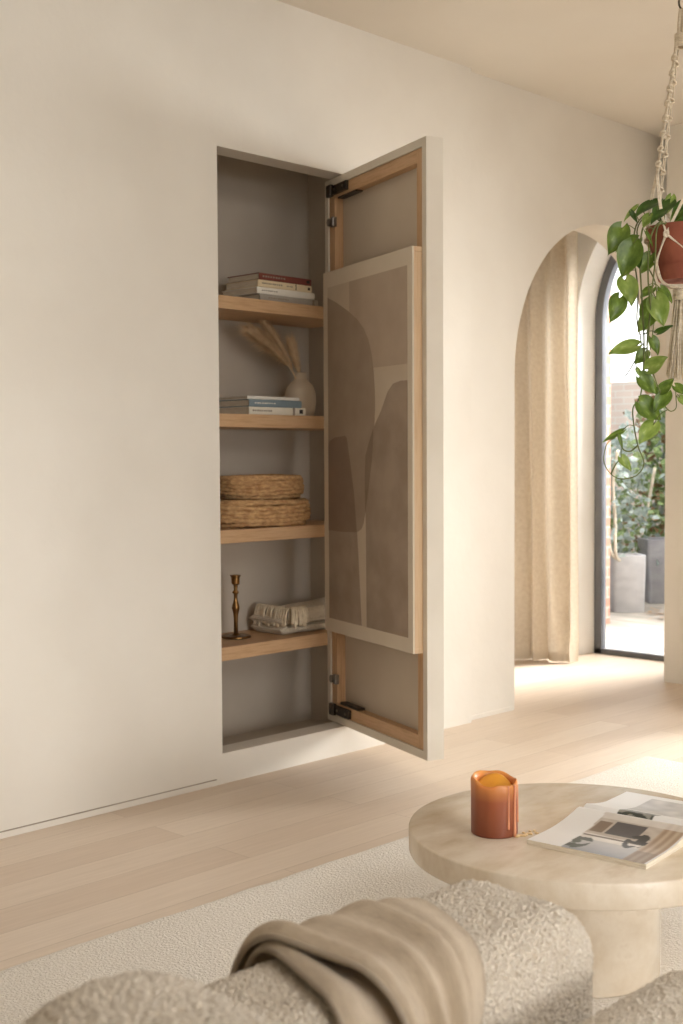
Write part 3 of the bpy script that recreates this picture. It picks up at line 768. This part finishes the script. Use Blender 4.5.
# ------------------------------------------------------------------ rug
b = MB()
RX0, RX1, RY0, RY1 = -1.2, 4.40, -1.6, 2.60
nx, ny = 220, 160
def rugfn(u, v):
    x = RX0+(RX1-RX0)*u; y = RY0+(RY1-RY0)*v
    e = min(u*(RX1-RX0), (1-u)*(RX1-RX0), v*(RY1-RY0), (1-v)*(RY1-RY0))
    if v == 1: y += .008*noise.noise(Vector((x*9, 0, 1)))+.012*noise.noise(Vector((x*1.5, 0, 7)))
    if u == 1: x += .012*noise.noise(Vector((y*9, 4, 1)))
    z = .0115+.0016*noise.noise(Vector((x*7, y*7, 0))) if e > .005 else .001
    return (x, y, min(z, .0119) if math.hypot(x-TC[0], y-TC[1]) < .25 else z)
b.grid(nx, ny, rugfn)
tag(b.build('wool_rug', M['rug'], loc=(1.6, .5, 0), world=True, smooth=True, normals=False), 'large cream looped-wool rug on the oak floor, under table and sofa', 'rug')

# ------------------------------------------------------------------ sofa
SX0, SX1 = .34, 1.397
sofa = thing('boucle_sofa', 'low rounded cream boucle sofa in the foreground with a throw over its arm', 'sofa', (1.0, .2, .012))
AY0, AY1, AZT, ARD = .87, 1.115, .620, .068
def soft(lo, hi, r, n, amp, name, seed):
    bm = rbox_fn(lo, hi, r, n)
    for v in bm.verts:
        v.co += Vector((noise.noise(v.co*3.1+Vector((seed, 0, 0))), noise.noise(v.co*3.1+Vector((0, seed, 0))), noise.noise(v.co*3.1+Vector((0, 0, seed)))))*amp
    b = MB(); b.bm(bm); return b.build(name, M['boucle'], sofa, True, world=True)
soft((SX0+.1, AY0, .05), (SX1, AY1, AZT), ARD, .006, .006, 'armrest', 1)
soft((.49, -.9, .05), (.75, .985, .752), .12, .0075, .008, 'backrest', 2)
soft((.70, -.85, .2), (1.52, AY0-.012, .562), .12, .008, .006, 'seat_cushion', 3)
b = MB(); b.box(.5, 1.45, -.8, 1.05, .012, .07, .01); b.build('plinth', M['seagrass_dark'], sofa, world=True)

# ------------------------------------------------------------------ throw draped over the arm
def armprofile(v, off):       # path over the arm from the far side, over the top, down the near face
    r = ARD+off; cy0, cy1 = AY0+ARD, AY1-ARD; zt = AZT-ARD
    segs = [('l', .30), ('a', r*PI/2), ('t', cy1-cy0), ('b', r*PI/2), ('d', .40)]
    tot = sum(s[1] for s in segs); d = v*tot
    if d < .30: return Vector((0, AY1+off, zt-.30+d)), Vector((0, 1, 0))
    d -= .30
    if d < r*PI/2:
        a = d/r; n = Vector((0, math.cos(a), math.sin(a))); return Vector((0, cy1, zt))+n*r, n
    d -= r*PI/2
    if d < cy1-cy0: return Vector((0, cy1-d, zt+r)), Vector((0, 0, 1))
    d -= cy1-cy0
    if d < r*PI/2:
        a = d/r; n = Vector((0, -math.sin(a), math.cos(a))); return Vector((0, cy0, zt))+n*r, n
    d -= r*PI/2
    return Vector((0, AY0-off, zt-d)), Vector((0, -1, 0))
thr = thing('wool_throw', 'beige woven wool throw draped in folds over the sofa arm', 'blanket', (1.05, 1.0, .3))
def sheet(name, xl, xr, hfun, nu=70, nv=110, th=.008):
    b = MB()
    def fn(u, v, extra=0):
        x = xl(v)+(xr(v)-xl(v))*u
        h = hfun(u, v)+extra+.003*noise.noise(Vector((x*9, v*6, 2)))
        p, n = armprofile(v, max(.001, h)); return Vector((x, p.y, p.z))
    b.grid(nu, nv, lambda u, v: fn(u, v)); b.grid(nu, nv, lambda u, v: fn(u, v, -th), flip=True)
    # rounded edges left and right
    for u in (0, 1):
        sg = -1 if u == 0 else 1
        def edge(s, v):
            a = PI*s; q = fn(u, v, -th/2+th/2*math.cos(a)); q.x += sg*math.sin(a)*th*.6; return q
        b.grid(8, nv, edge, flip=(u == 1), uv=False)
    return b.build(name, M['throw'], thr, True, world=True, normals=False)
def lerp(a, b_, t): return a+(b_-a)*t
def ss(a, b_, x):
    t = max(0, min(1, (x-a)/(b_-a))); return t*t*(3-2*t)
sheet('inner_fold', lambda v: lerp(.985, .874, ss(.28, .72, v)), lambda v: lerp(1.14, 1.02, v), lambda u, v: .009+.013*math.exp(-((u-.1)/.14)**2))
def outer_h(u, v):
    k = ss(.3, .62, v)
    h = .018+.022*math.exp(-((u-.07)/.085)**2)
    h += .018*math.exp(-((u-.34-.10*(v-.5))/.085)**2)*(.35+.65*k)
    d = u-.66-.16*(v-.5)                                   # crisp pleat: rises slowly, falls sharply towards the window side
    h += (.017*math.exp(-(d/.15)**2) if d < 0 else .017*math.exp(-(d/.035)**2))*(.45+.55*k)
    h += .004*math.sin(u*31+v*3)*k*(1-u)
    return h*(1-ss(.8, 1, u))+.006*ss(.8, 1, u)
sheet('outer_fold', lambda v: lerp(.975, .972, ss(.3, .75, v)), lambda v: lerp(1.23, 1.03, ss(.35, .8, v)), outer_h)

# ------------------------------------------------------------------ curtain
cur = thing('linen_curtain', 'floor-length cream linen curtain hanging beside the arched window', 'curtain', (6.16, 4.6, 0))
b = MB()
def curt(u, v):
    y = 4.115+1.06*u**1.0; z = 2.78*v
    A = .036*(.75+.25*(1-v)); ph = 2.2+u*1.06/.098*2*PI+1.6*noise.noise(Vector((u*5, v*.8, 0)))
    x = 6.19-.34*u+A*math.sin(ph)+.02*noise.noise(Vector((u*9, v*3, 4)))
    y += .02*math.sin(ph*.5+1)*(1-v)+.03*(v-.1)*(1-u)
    if v < .12:
        k = (1-v/.12)
        x -= .05*k**1.6+.035*k*noise.noise(Vector((u*22, v*14, 9))); y -= .035*k**1.5+.02*k*noise.noise(Vector((u*18, v*20, 1)))
    z = max(.004+.004*abs(math.sin(ph*1.7)), z+(.025*noise.noise(Vector((u*16, 0, 5))) if v < .05 else 0))
    return (x, y, z)
b.grid(260, 90, curt); b.build('drape', M['linen'], cur, True, world=True, normals=False)
b = MB(); b.grid(260, 2, lambda u, v: Vector(curt(u, v*.02))+Vector((-.001, -.001, 0))); b.build('hem', M['linen'], cur, True, world=True, normals=False)
rod = thing('curtain_rod', 'slim dark rod carrying the linen curtain in the hall', 'curtain rod', (6.16, 4.6, 2.8))
b = MB(); b.tube([(6.20, 4.06, 2.8), (5.84, 5.19, 2.8)], .011, 12); b.build('pole', M['black_metal'], rod, True, world=True)
b = MB(); b.lathe([(0, -.02), (.018, -.012), (.018, .012), (0, .02)], (6.204, 4.05, 2.8), 16); b.build('finial', M['black_metal'], rod, True, world=True)
b = MB(); b.tube([(6.14, 4.25, 2.8), (6.41, 4.25, 2.8)], .008, 8); b.build('bracket', M['black_metal'], rod, True, world=True)
b = MB(); b.tube([(5.87, 5.1, 2.8), (5.87, 5.21, 2.8)], .008, 8); b.build('bracket', M['black_metal'], rod, True, world=True)

# ------------------------------------------------------------------ courtyard outside
GZ = -.05
b = MB(); b.box(6.55, 16, -2, 12, GZ-.2, GZ); struct(b.build('ground_terrace', M['terrace']))
b = MB(); b.box(7.2, 8.1, 5.10, 5.32, GZ, 2.9); struct(b.build('wall_courtyard_left', M['brick_warm']))
b = MB(); b.box(12.6, 12.8, 2, 14, GZ, 2.05); struct(b.build('wall_courtyard_back', M['brick']))
def planter(px0, px1, pyb, pyt, w, d, rot, mat, label, name='concrete_planter'):
    base = atz((px0+px1)/2, pyb, GZ); c = base+Vector((.5*d, .3*d, 0))
    r = ray((px0+px1)/2, pyt); k = math.hypot(base.x, base.y)/math.hypot(r.x, r.y); h = CAM.z+r.z*k-GZ
    t = thing(name, label, 'planter', (c.x, c.y, GZ), rot, 'concrete planters in the courtyard')
    b = MB(); th = .022
    def ring(sw, z, r=.03):
        out = []; hw, hd = w/2*sw, d/2*sw
        for q, (sx_, sy_) in enumerate(((1, 1), (-1, 1), (-1, -1), (1, -1))):
            for k in range(6):
                a = PI/2*q+PI/2*k/5; out.append((sx_*(hw-r)+r*math.cos(a), sy_*(hd-r)+r*math.sin(a), z))
        return out
    lv = [ring(.9, 0), ring(.925, .006), ring(.995, h-.008), ring(1, h-.003), ring(.99, h), ring(1-2*th/w, h), ring(1-2*th/w-.01, h-.1)]
    vs = [p for r_ in lv for p in r_]; fs = [list(range(24))[::-1]]
    for a in range(len(lv)-1):
        for k in range(24): fs.append((a*24+k, a*24+(k+1) % 24, a*24+24+(k+1) % 24, a*24+24+k))
    b.add(vs, fs); b.build('tub', mat, t, True, sharp=40)
    b = MB(); b.box(-w/2+th, w/2-th, -d/2+th, d/2-th, h-.1, h-.04); b.build('soil', M['soil'], t)
    return c, h
c1, h1 = planter(608, 643, 613, 556, .27, .27, .8, M['concrete'], 'smaller pale square concrete planter just outside the arched window')
c2, h2 = planter(641, 690, 604, 540, .4, .4, .78, M['concrete_dark'], 'larger grey concrete planter behind the pale one, cut by the pier')
# leaves outside
def leaves(b, centre, spread, n, size, rnd, hang=.4, mi=0):
    for k in range(n):
        p = Vector((rnd.gauss(centre[0], spread[0]), rnd.gauss(centre[1], spread[1]), rnd.gauss(centre[2], spread[2])))
        s = size*rnd.uniform(.6, 1.25)
        d = Vector((rnd.gauss(0, 1), rnd.gauss(0, 1), rnd.gauss(-hang, .6))).normalized(); w = d.cross(Vector((rnd.gauss(0, 1), rnd.gauss(0, 1), rnd.gauss(0, 1)))).normalized()
        nn = d.cross(w)
        b.add([p, p+d*s*.4+w*s*.36+nn*s*.08, p+d*s, p+d*s*.4-w*s*.36+nn*s*.08], [(0, 1, 2, 3)], mi, [(0, 0), (1, 0), (1, 1), (0, 1)])
rnd = random.Random(11)
def garden_plant(name, label, cat, base, stems, clusters, leafm, stemm, size):
    t = thing(name, label, cat, base)
    b = MB()
    for s in stems: b.tube(smoothpath(s, 6), .014, 7)
    if stems: b.build('stem', stemm, t, True, world=True)
    b = MB()
    for (c, sp, n, *m_) in clusters: leaves(b, c, sp, n, size, rnd, mi=(m_[0] if m_ else 0))
    b.build('foliage', leafm, t, world=True, normals=False)
def od(px, py, d): return atd(px, py, d)
iv = od(664, 600, 12.2)
cl = []
for px in range(640, 720, 9):
    for py in range(400, 610, 14):
        if px < 650 and py < 430: continue
        q = od(px, py, 12.0+.25*math.sin(px)); cl.append((q, (.12, .12, .09), 26, rnd.choice((0, 0, 0, 1, 2))))
garden_plant('climbing_ivy', 'dense green ivy covering the back of the courtyard behind the large planter', 'climbing plant', (iv.x, iv.y, GZ), [], cl, [M['ivy_a'], M['ivy_b'], M['ivy_c']], M['bark'], .1)
cl = []
for k in range(46):
    px = rnd.uniform(604, 640); py = rnd.uniform(440, 570); q = od(px, py, 11.0+rnd.uniform(-.2, .2)); cl.append((q, (.09, .09, .08), 15, rnd.choice((0, 0, 1))))
bs = od(622, 596, 11.0)
garden_plant('silvery_shrub', 'hazy silver-leaved shrub behind the smaller planter in the courtyard', 'shrub', (bs.x, bs.y, GZ),
             [[(bs.x, bs.y, GZ), (bs.x+.02, bs.y, .4), (bs.x-.05, bs.y+.1, 1.0)], [(bs.x, bs.y, GZ), (bs.x+.15, bs.y-.1, .5), (bs.x+.2, bs.y-.2, 1.1)]], cl, [M['ivy_b'], M['ivy_a']], M['bark'], .085)
s0 = Vector((c1.x, c1.y, h1+GZ-.05))
pp = [od(616, 556, 9.98), od(615, 520, 9.98), od(613, 480, 9.98), od(618, 450, 9.98)]
pp2 = [od(613, 556, 9.98), od(609, 543, 9.98), od(606, 530, 9.98)]
garden_plant('potted_sapling', 'thin pale-stemmed sapling growing in the smaller concrete planter', 'plant', tuple(s0), [[s0]+pp, [s0]+pp2],
             [(od(616, 470, 9.98), (.07, .07, .16), 60), (od(612, 515, 9.98), (.05, .05, .12), 22)], [M['ivy_b']], M['bark'], .07)
b = MB()
for k in range(60):
    px = rnd.uniform(645, 690); py = rnd.uniform(606, 622); p = atz(px, py, GZ+.006)
    s = rnd.uniform(.02, .04); a = rnd.random()*6
    d = Vector((math.cos(a), math.sin(a), .15)); w = Vector((-d.y, d.x, .1))
    b.add([p, p+d*s+w*s*.6, p+d*s*2, p+d*s-w*s*.6], [(0, 1, 2, 3)], 0, [(0, 0), (1, 0), (1, 1), (0, 1)])
tag(b.build('fallen_leaves', M['ivy_c'], loc=tuple(atz(665, 612, GZ)), world=True, normals=False), 'rusty fallen leaves scattered on the terrace by the planters', 'leaves', kind='stuff')

# ------------------------------------------------------------------ hanging plant
HD = 3.3
ax = atd(682, 300, HD); HX, HYY = ax.x, ax.y
def hz(py): return atd(682, py, HD).z
hv = Vector((HX, HYY, 0))
pot = thing('terracotta_pot', 'terracotta pot with saucer hanging in the macrame cords', 'plant pot', (HX, HYY, hz(281)))
zr_, zs_, zb_ = hz(228), hz(267), hz(281)
b = MB(); b.lathe([(0, zs_-zb_-.004), (.066, zs_-zb_-.004), (.0895, zr_-zb_-.022), (.0905, zr_-zb_-.02), (.093, zr_-zb_), (.086, zr_-zb_), (.08, zr_-zb_-.03), (0, zr_-zb_-.03)], seg=56); b.build('pot_body', M['terracotta'], pot, True, sharp=40)
b = MB(); b.lathe([(0, 0), (.06, 0), (.07, zs_-zb_-.006), (.072, zs_-zb_), (.066, zs_-zb_), (.06, .006), (0, .006)], seg=56); b.build('saucer', M['terracotta'], pot, True, sharp=40)
b = MB(); b.lathe([(0, zr_-zb_-.016), (.083, zr_-zb_-.02)], seg=40); b.build('soil', M['soil'], pot)
# macrame hanger
mh = thing('macrame_hanger', 'knotted cream macrame plant hanger with a long tassel', 'plant hanger', (HX, HYY, hz(375)))
zring = hz(5)
b = MB(); b.tube([hv+_R*(.013*math.cos(a))+Vector((0, 0, zring-.006+.018*math.sin(a))) for a in [2*PI*k/28 for k in range(28)]], .0028, 8, closed=True); b.build('ring', M['ring'], mh, True, world=True)
zz = zring+.026; k = 0
while zz < ZC-.03:
    dv = _R if k % 2 else Vector((_F.x, _F.y, 0)).normalized()
    b = MB(); b.tube([hv+dv*(.007*math.cos(a))+Vector((0, 0, zz+.015*math.sin(a))) for a in [2*PI*q/20 for q in range(20)]], .0022, 6, closed=True); b.build('chain_link', M['ring'], mh, True, world=True)
    zz += .024; k += 1
b = MB(); b.lathe([(0, ZC), (.022, ZC), (.022, ZC-.006), (.004, ZC-.012), (.004, ZC-.04), (0, ZC-.04)], (HX, HYY, 0), 20); b.build('ceiling_hook', M['ring'], mh, True, world=True)
ztop = hz(14); zkn = hz(44)
b = MB()
for k in range(7):
    a = 2*PI*k/7; d = Vector((math.cos(a), math.sin(a), 0))*.0115
    b.tube(smoothpath([hv+Vector((0, 0, ztop))+d*.75, hv+Vector((0, 0, (ztop+zkn)/2))+d*1.1, hv+Vector((0, 0, zkn))+d], 5), .0048, 7)
b.build('cord_loop', M['cord'], mh, True, world=True)
b = MB()
for k in range(6): 
    z = zkn+.012-.0055*k; b.tube([hv+Vector((math.cos(a)*.0205, math.sin(a)*.0205, z+.002*math.sin(a))) for a in [2*PI*q/24 for q in range(24)]], .0038, 6, closed=True)
b.build('wrap_knot', M['cord'], mh, True, world=True)
vrh = Vector((_R.x, _R.y, 0)).normalized(); vfh = Vector((_F.x, _F.y, 0)).normalized()
def dirphi(deg): a = math.radians(deg); return vrh*math.cos(a)-vfh*math.sin(a)      # 90 faces the lens
PH = (160, 70, -20, -118); zst = hz(52); zen = {160: hz(178), 70: hz(172), -20: hz(176), -118: hz(196)}
zk1 = hz(239); zga = hz(290); RK = .096
def rstr(z): return lerp(.024, .098, (zst-z)/(zst-hz(222)))
for ph in PH:
    d = dirphi(ph); b = MB(); n = 8
    z0, z1 = zst, zen[ph]
    P = lambda z: hv+d*rstr(z)+Vector((0, 0, z))
    side = Vector((-d.y, d.x, 0))
    for s in (-1, 1):                                     # two slim core cords with square knots along them
        b.tube([P(lerp(z0+.01, z1, k/40))+side*s*(.0022+.0018*abs(math.sin(PI*n*k/40))) for k in range(41)], .0019, 6)
    for k in range(n):
        z = lerp(z0-.01, z1+.006, (k+.5)/n); c = P(z)
        for s in (-1, 1):
            b.tube([c+side*(.0066*math.cos(a))+d*(.005*math.sin(a))+Vector((0, 0, s*.0045+.003*math.sin(a+s))) for a in [2*PI*q/14 for q in range(14)]], .003, 6, closed=True)
    b.build('knotted_strand', M['cord'], mh, True, world=True)
KP = (131, 25, -65, -155)
kpos = [hv+dirphi(a)*(RK-.004)+Vector((0, 0, zk1)) for a in KP]
gat = hv+Vector((0, 0, zga))
b = MB()
for i, ph in enumerate(PH):
    end = hv+dirphi(ph)*rstr(zen[ph])+Vector((0, 0, zen[ph]))
    for kp in (kpos[i], kpos[i-1]):
        for s in (-.0022, .0022):
            mid = end.lerp(kp, .5); mid = mid+(mid-hv-Vector((0, 0, mid.z))).normalized()*.006
            b.tube(smoothpath([end+vrh*s, mid+vrh*s, kp+vrh*s*.6], 6), .0023, 6)
b.build('upper_cords', M['cord'], mh, True, world=True)
for kp in kpos:
    b = MB()
    for k in range(3): b.tube([kp+vrh*(.006*math.cos(a))+Vector((0, 0, .0045*math.sin(a)+.003*(k-1)))-vfh*(.002*math.sin(2*a)) for a in [2*PI*q/14 for q in range(14)]], .0022, 6, closed=True)
    b.build('rim_knot', M['cord'], mh, True, world=True)
b = MB()
for i, ph in enumerate(PH):
    low = hv+dirphi(ph)*.079+Vector((0, 0, hz(267))); bot = hv+dirphi(ph)*.06+Vector((0, 0, hz(283)))
    for kp in (kpos[i], kpos[i-1]):
        for s in (-.002, .002): b.tube(smoothpath([kp+vrh*s, kp.lerp(low, .5)+dirphi(ph)*.003, low+vrh*s, bot+vrh*s, gat+vrh*s], 6), .0023, 6)
b.build('lower_cords', M['cord'], mh, True, world=True)
b = MB()
for k in range(6):
    z = zga-.002-.0045*k; b.tube([gat*1.0+Vector((math.cos(a)*.0205, math.sin(a)*.0205, z-zga)) for a in [2*PI*q/24 for q in range(24)]], .0033, 6, closed=True)
b.build('gathering_wrap', M['cord'], mh, True, world=True)
b = MB(); rn = random.Random(4)
for k in range(130):
    a = rn.random()*2*PI; r0 = .018*math.sqrt(rn.random()); r1 = r0*2.0+rn.uniform(0, .007)
    d = Vector((math.cos(a), math.sin(a), 0)); zb2 = hz(375)+rn.uniform(-.012, .012)
    z0 = zga-.012
    b.tube([hv+d*lerp(r0, r1, t)+Vector((.002*math.sin(6*t+k), .002*math.cos(5*t+k), lerp(z0, zb2, t))) for t in [q/8 for q in range(9)]], .0017, 5)
b.build('tassel', M['cord'], mh, True, world=True)
# pothos
po = thing('trailing_pothos', 'trailing heart-leaved pothos spilling out of the hanging terracotta pot', 'houseplant', (HX, HYY, zr_-.02))
def vp(px, py, dd=0): return atd(px, py, HD+dd)
vines = [
    [(672, 228, .0), (655, 216, -.03), (643, 228, -.06), (640, 260, -.06), (642, 300, -.05), (644, 340, -.05), (643, 375, -.04), (640, 397, -.04), (633, 408, -.03), (634, 426, -.03), (638, 446, -.03), (644, 463, -.02), (637, 475, -.02), (622, 479, -.02), (611, 474, -.02), (604, 461, -.02), (607, 444, -.02), (615, 438, -.02)],
    [(676, 228, -.02), (660, 222, -.08), (650, 240, -.1), (648, 275, -.08), (650, 310, -.07), (647, 345, -.06), (652, 370, -.05), (660, 392, -.05), (663, 403, -.04), (670, 411, -.04), (676, 408, -.03), (676, 398, -.03)],
    [(670, 226, .05), (650, 214, .02), (636, 226, .0), (634, 255, .0), (638, 290, .0), (637, 320, .0), (641, 345, .0), (632, 366, .0), (624, 378, .0)],
    [(668, 226, .03), (648, 216, .03), (637, 232, .03), (646, 262, .02), (656, 286, .02), (655, 315, .02), (650, 350, .02)],
    [(674, 226, -.05), (658, 226, -.1), (655, 262, -.1), (651, 300, -.08), (648, 340, -.07), (640, 385, -.05)],
    [(638, 445, -.03), (631, 451, -.03), (624, 450, -.03), (620, 443, -.03), (620, 438, -.03)],
    [(611, 474, -.02), (616, 464, -.02), (621, 459, -.02)]]
vpaths = []
for v in vines:
    pts = smoothpath([vp(*q) for q in v], 7); vpaths.append(pts)
    b = MB(); b.tube(pts, .0019, 6, radii=[.0024-.0011*i/len(pts) for i in range(len(pts))]); b.build('vine', M['vine'], po, True, world=True)
allv = [p for ps in vpaths for p in ps]
# (base px, tip px, width ratio, depth, tilt, tone)
LV = [((621, 229), (609, 254), .8, -.04, .3, 1), ((632, 246), (622, 278), .88, -.09, .25, 1), ((636, 240), (616, 250), .7, -.03, .5, 1),
      ((650, 256), (640, 274), .9, -.02, .3, 1), ((657, 203), (635, 213), .95, -.03, .9, 0), ((669, 204), (652, 215), .9, .02, .8, 0),
      ((636, 207), (623, 220), .35, -.01, .6, 2), ((631, 212), (638, 223), .5, -.02, .4, 0), ((649, 216), (643, 227), .7, -.05, .2, 2),
      ((671, 197), (667, 214), .8, .03, .2, 2), ((686, 203), (671, 214), .9, .02, .7, 0), ((690, 214), (676, 224), .9, -.02, .7, 0), ((664, 212), (650, 222), .8, -.08, .8, 0), ((680, 212), (670, 224), .9, -.05, .6, 1),
      ((625, 281), (633, 305), .95, -.02, .25, 2), ((619, 299), (611, 322), .8, -.03, .3, 1), ((652, 289), (640, 297), .8, .0, .7, 1),
      ((661, 289), (673, 302), .7, -.06, .5, 1), ((656, 299), (664, 326), .85, -.07, .2, 2), ((653, 303), (644, 331), .9, -.02, .3, 1),
      ((658, 333), (673, 324), .7, -.04, .7, 0), ((636, 346), (608, 352), .75, -.05, .5, 2), ((652, 339), (659, 355), .8, -.02, .3, 1),
      ((645, 352), (635, 364), .95, -.02, .3, 1), ((649, 369), (667, 356), .95, -.06, .4, 2), ((637, 369), (642, 378), .6, .0, .3, 2),
      ((640, 378), (659, 394), .95, -.06, .3, 1), ((661, 391), (674, 378), .8, -.05, .3, 1), ((666, 394), (654, 412), .8, -.05, .4, 1),
      ((640, 403), (662, 420), .95, -.05, .3, 1), ((653, 425), (639, 443), .75, -.04, .3, 2), ((622, 431), (602, 441), .35, -.02, .6, 1),
      ((619, 436), (623, 448), .4, -.03, .5, 1), ((621, 458), (632, 471), .75, -.02, .3, 2), ((676, 387), (690, 396), .8, -.03, .4, 1), ((680, 398), (690, 408), .8, -.03, .4, 2),
      ((632, 250), (640, 268), .8, -.05, .3, 0), ((646, 232), (654, 246), .3, -.1, .4, 1), ((647, 318), (638, 332), .8, .02, .3, 2), ((652, 404), (644, 417), .6, -.01, .3, 1)]
rn = random.Random(21)
for (bp, tp, wr, dd, tilt, tone) in LV:
    B = vp(bp[0], bp[1], dd); T = vp(tp[0], tp[1], dd-.012+rn.uniform(-.02, .02))
    Lf = (T-B).length*1.03; X = (T-B).normalized(); B = B-X*Lf*.05
    hint = (-_F)*(1-tilt*.6)+Vector((0, 0, 1))*tilt+_R*rn.uniform(-.25, .25); N_ = (hint-X*hint.dot(X)).normalized(); Y = N_.cross(X)
    wid = Lf*wr*.84; b = MB()
    def lf(u, v):
        s = v*2-1; t = u
        w = (math.sin(PI*min(1, t**.62))**.85 if 0 < t < 1 else 0)*wid*.5
        if t <= .001: w = wid*.12
        back = .17*abs(s)**1.5*(1-t)**2.5
        x = Lf*(t*1.0-back); y = s*w
        z = .14*wid*abs(s)**1.6-.16*Lf*t*t+.02*Lf*math.sin(5*t+s*2)
        return B+X*x+Y*y+N_*z
    b.grid(14, 10, lf)
    lo = b.build('leaf', M[('leaf_dark', 'leaf', 'leaf_light')[tone]], po, True, world=True, normals=False)
    # petiole back to the nearest vine
    near = min(allv, key=lambda q: (q-(B-X*.02)).length)
    if (near-B).length < .16:
        mid = near.lerp(B, .5)+Vector((0, 0, .008))
        b = MB(); b.tube(smoothpath([near, mid, B+X*Lf*.05], 5), .0012, 5); b.build('petiole', M['vine'], lo, True, world=True)

# ------------------------------------------------------------------ light
w = bpy.data.worlds.new('sky'); sc.world = w; w.use_nodes = True; nt = w.node_tree
bg = nt.nodes['Background']
tc = nt.nodes.new('ShaderNodeTexCoord'); sp = nt.nodes.new('ShaderNodeSeparateXYZ'); nt.links.new(tc.outputs['Generated'], sp.inputs[0])
r = nt.nodes.new('ShaderNodeValToRGB'); mr = nt.nodes.new('ShaderNodeMapRange'); mr.inputs['From Min'].default_value = -1
nt.links.new(sp.outputs['X'], mr.inputs['Value']); nt.links.new(mr.outputs['Result'], r.inputs['Fac'])
e = r.color_ramp.elements; e[0].position = .35; e[0].color = (.40, .40, .395, 1); e[1].position = .9; e[1].color = (2.3, 2.32, 2.32, 1)
nt.links.new(r.outputs['Color'], bg.inputs['Color']); bg.inputs['Strength'].default_value = 1.0
def area(name, loc, target, sx, sy, power, col):
    l = bpy.data.lights.new(name, 'AREA'); l.shape = 'RECTANGLE'; l.size = sx; l.size_y = sy; l.energy = power; l.color = col
    o = bpy.data.objects.new(name, l); COL.objects.link(o); o.location = loc
    o.rotation_euler = (Vector(target)-Vector(loc)).to_track_quat('-Z', 'Y').to_euler(); return o
k1 = area('daylight_right', (7.9, .6, 1.6), (3.6, 3.2, .65), 1.1, 1.3, 29, (1, .99, .975)); k1.data.spread = 1.25
k2 = area('fill_behind', (.6, -4.7, 1.25), (2.2, 3.0, .2), 2.4, 1.2, 13, (1, .995, .985)); k2.data.spread = .8  # added fill lamp behind the lens, brightens the foreground
area('fill_overhead', (1.9, -.9, 2.86), (2.0, .3, 0), 2.4, 1.8, 98, (1, .995, .985))  # added fill lamp overhead, lifts floor, rug and sofa
cy = area('daylight_courtyard', (9.6, 2.4, 4.6), (6.0, 4.2, .5), 2.2, 1.8, 360, (1, .99, .97)); cy.data.spread = 1.1
area('fill_garden', (8.6, 5.0, 6.5), (11.5, 6.2, .9), 2.5, 2.5, 420, (1, 1, .98))  # added fill lamp outdoors, brightens the ivy

# ------------------------------------------------------------------ camera
cam = bpy.data.cameras.new('camera'); co = bpy.data.objects.new('camera', cam); COL.objects.link(co)
cam.sensor_fit = 'VERTICAL'; cam.sensor_height = 36; cam.sensor_width = 24; cam.lens = F_PX/1024*36; cam.clip_start = .05; cam.clip_end = 100
m = Matrix((( _R.x, _U.x, -_F.x, CAM.x), (_R.y, _U.y, -_F.y, CAM.y), (_R.z, _U.z, -_F.z, CAM.z), (0, 0, 0, 1)))
co.matrix_world = m
cam.dof.use_dof = True; cam.dof.focus_distance = 3.3; cam.dof.aperture_fstop = 6.3
sc.camera = co
sc.view_settings.view_transform = 'Standard'; sc.view_settings.look = 'None'; sc.view_settings.exposure = 0; sc.view_settings.gamma = 1
sc.cycles.use_denoising = True
sc.cycles.max_bounces = 8; sc.cycles.diffuse_bounces = 5; sc.cycles.transparent_max_bounces = 12
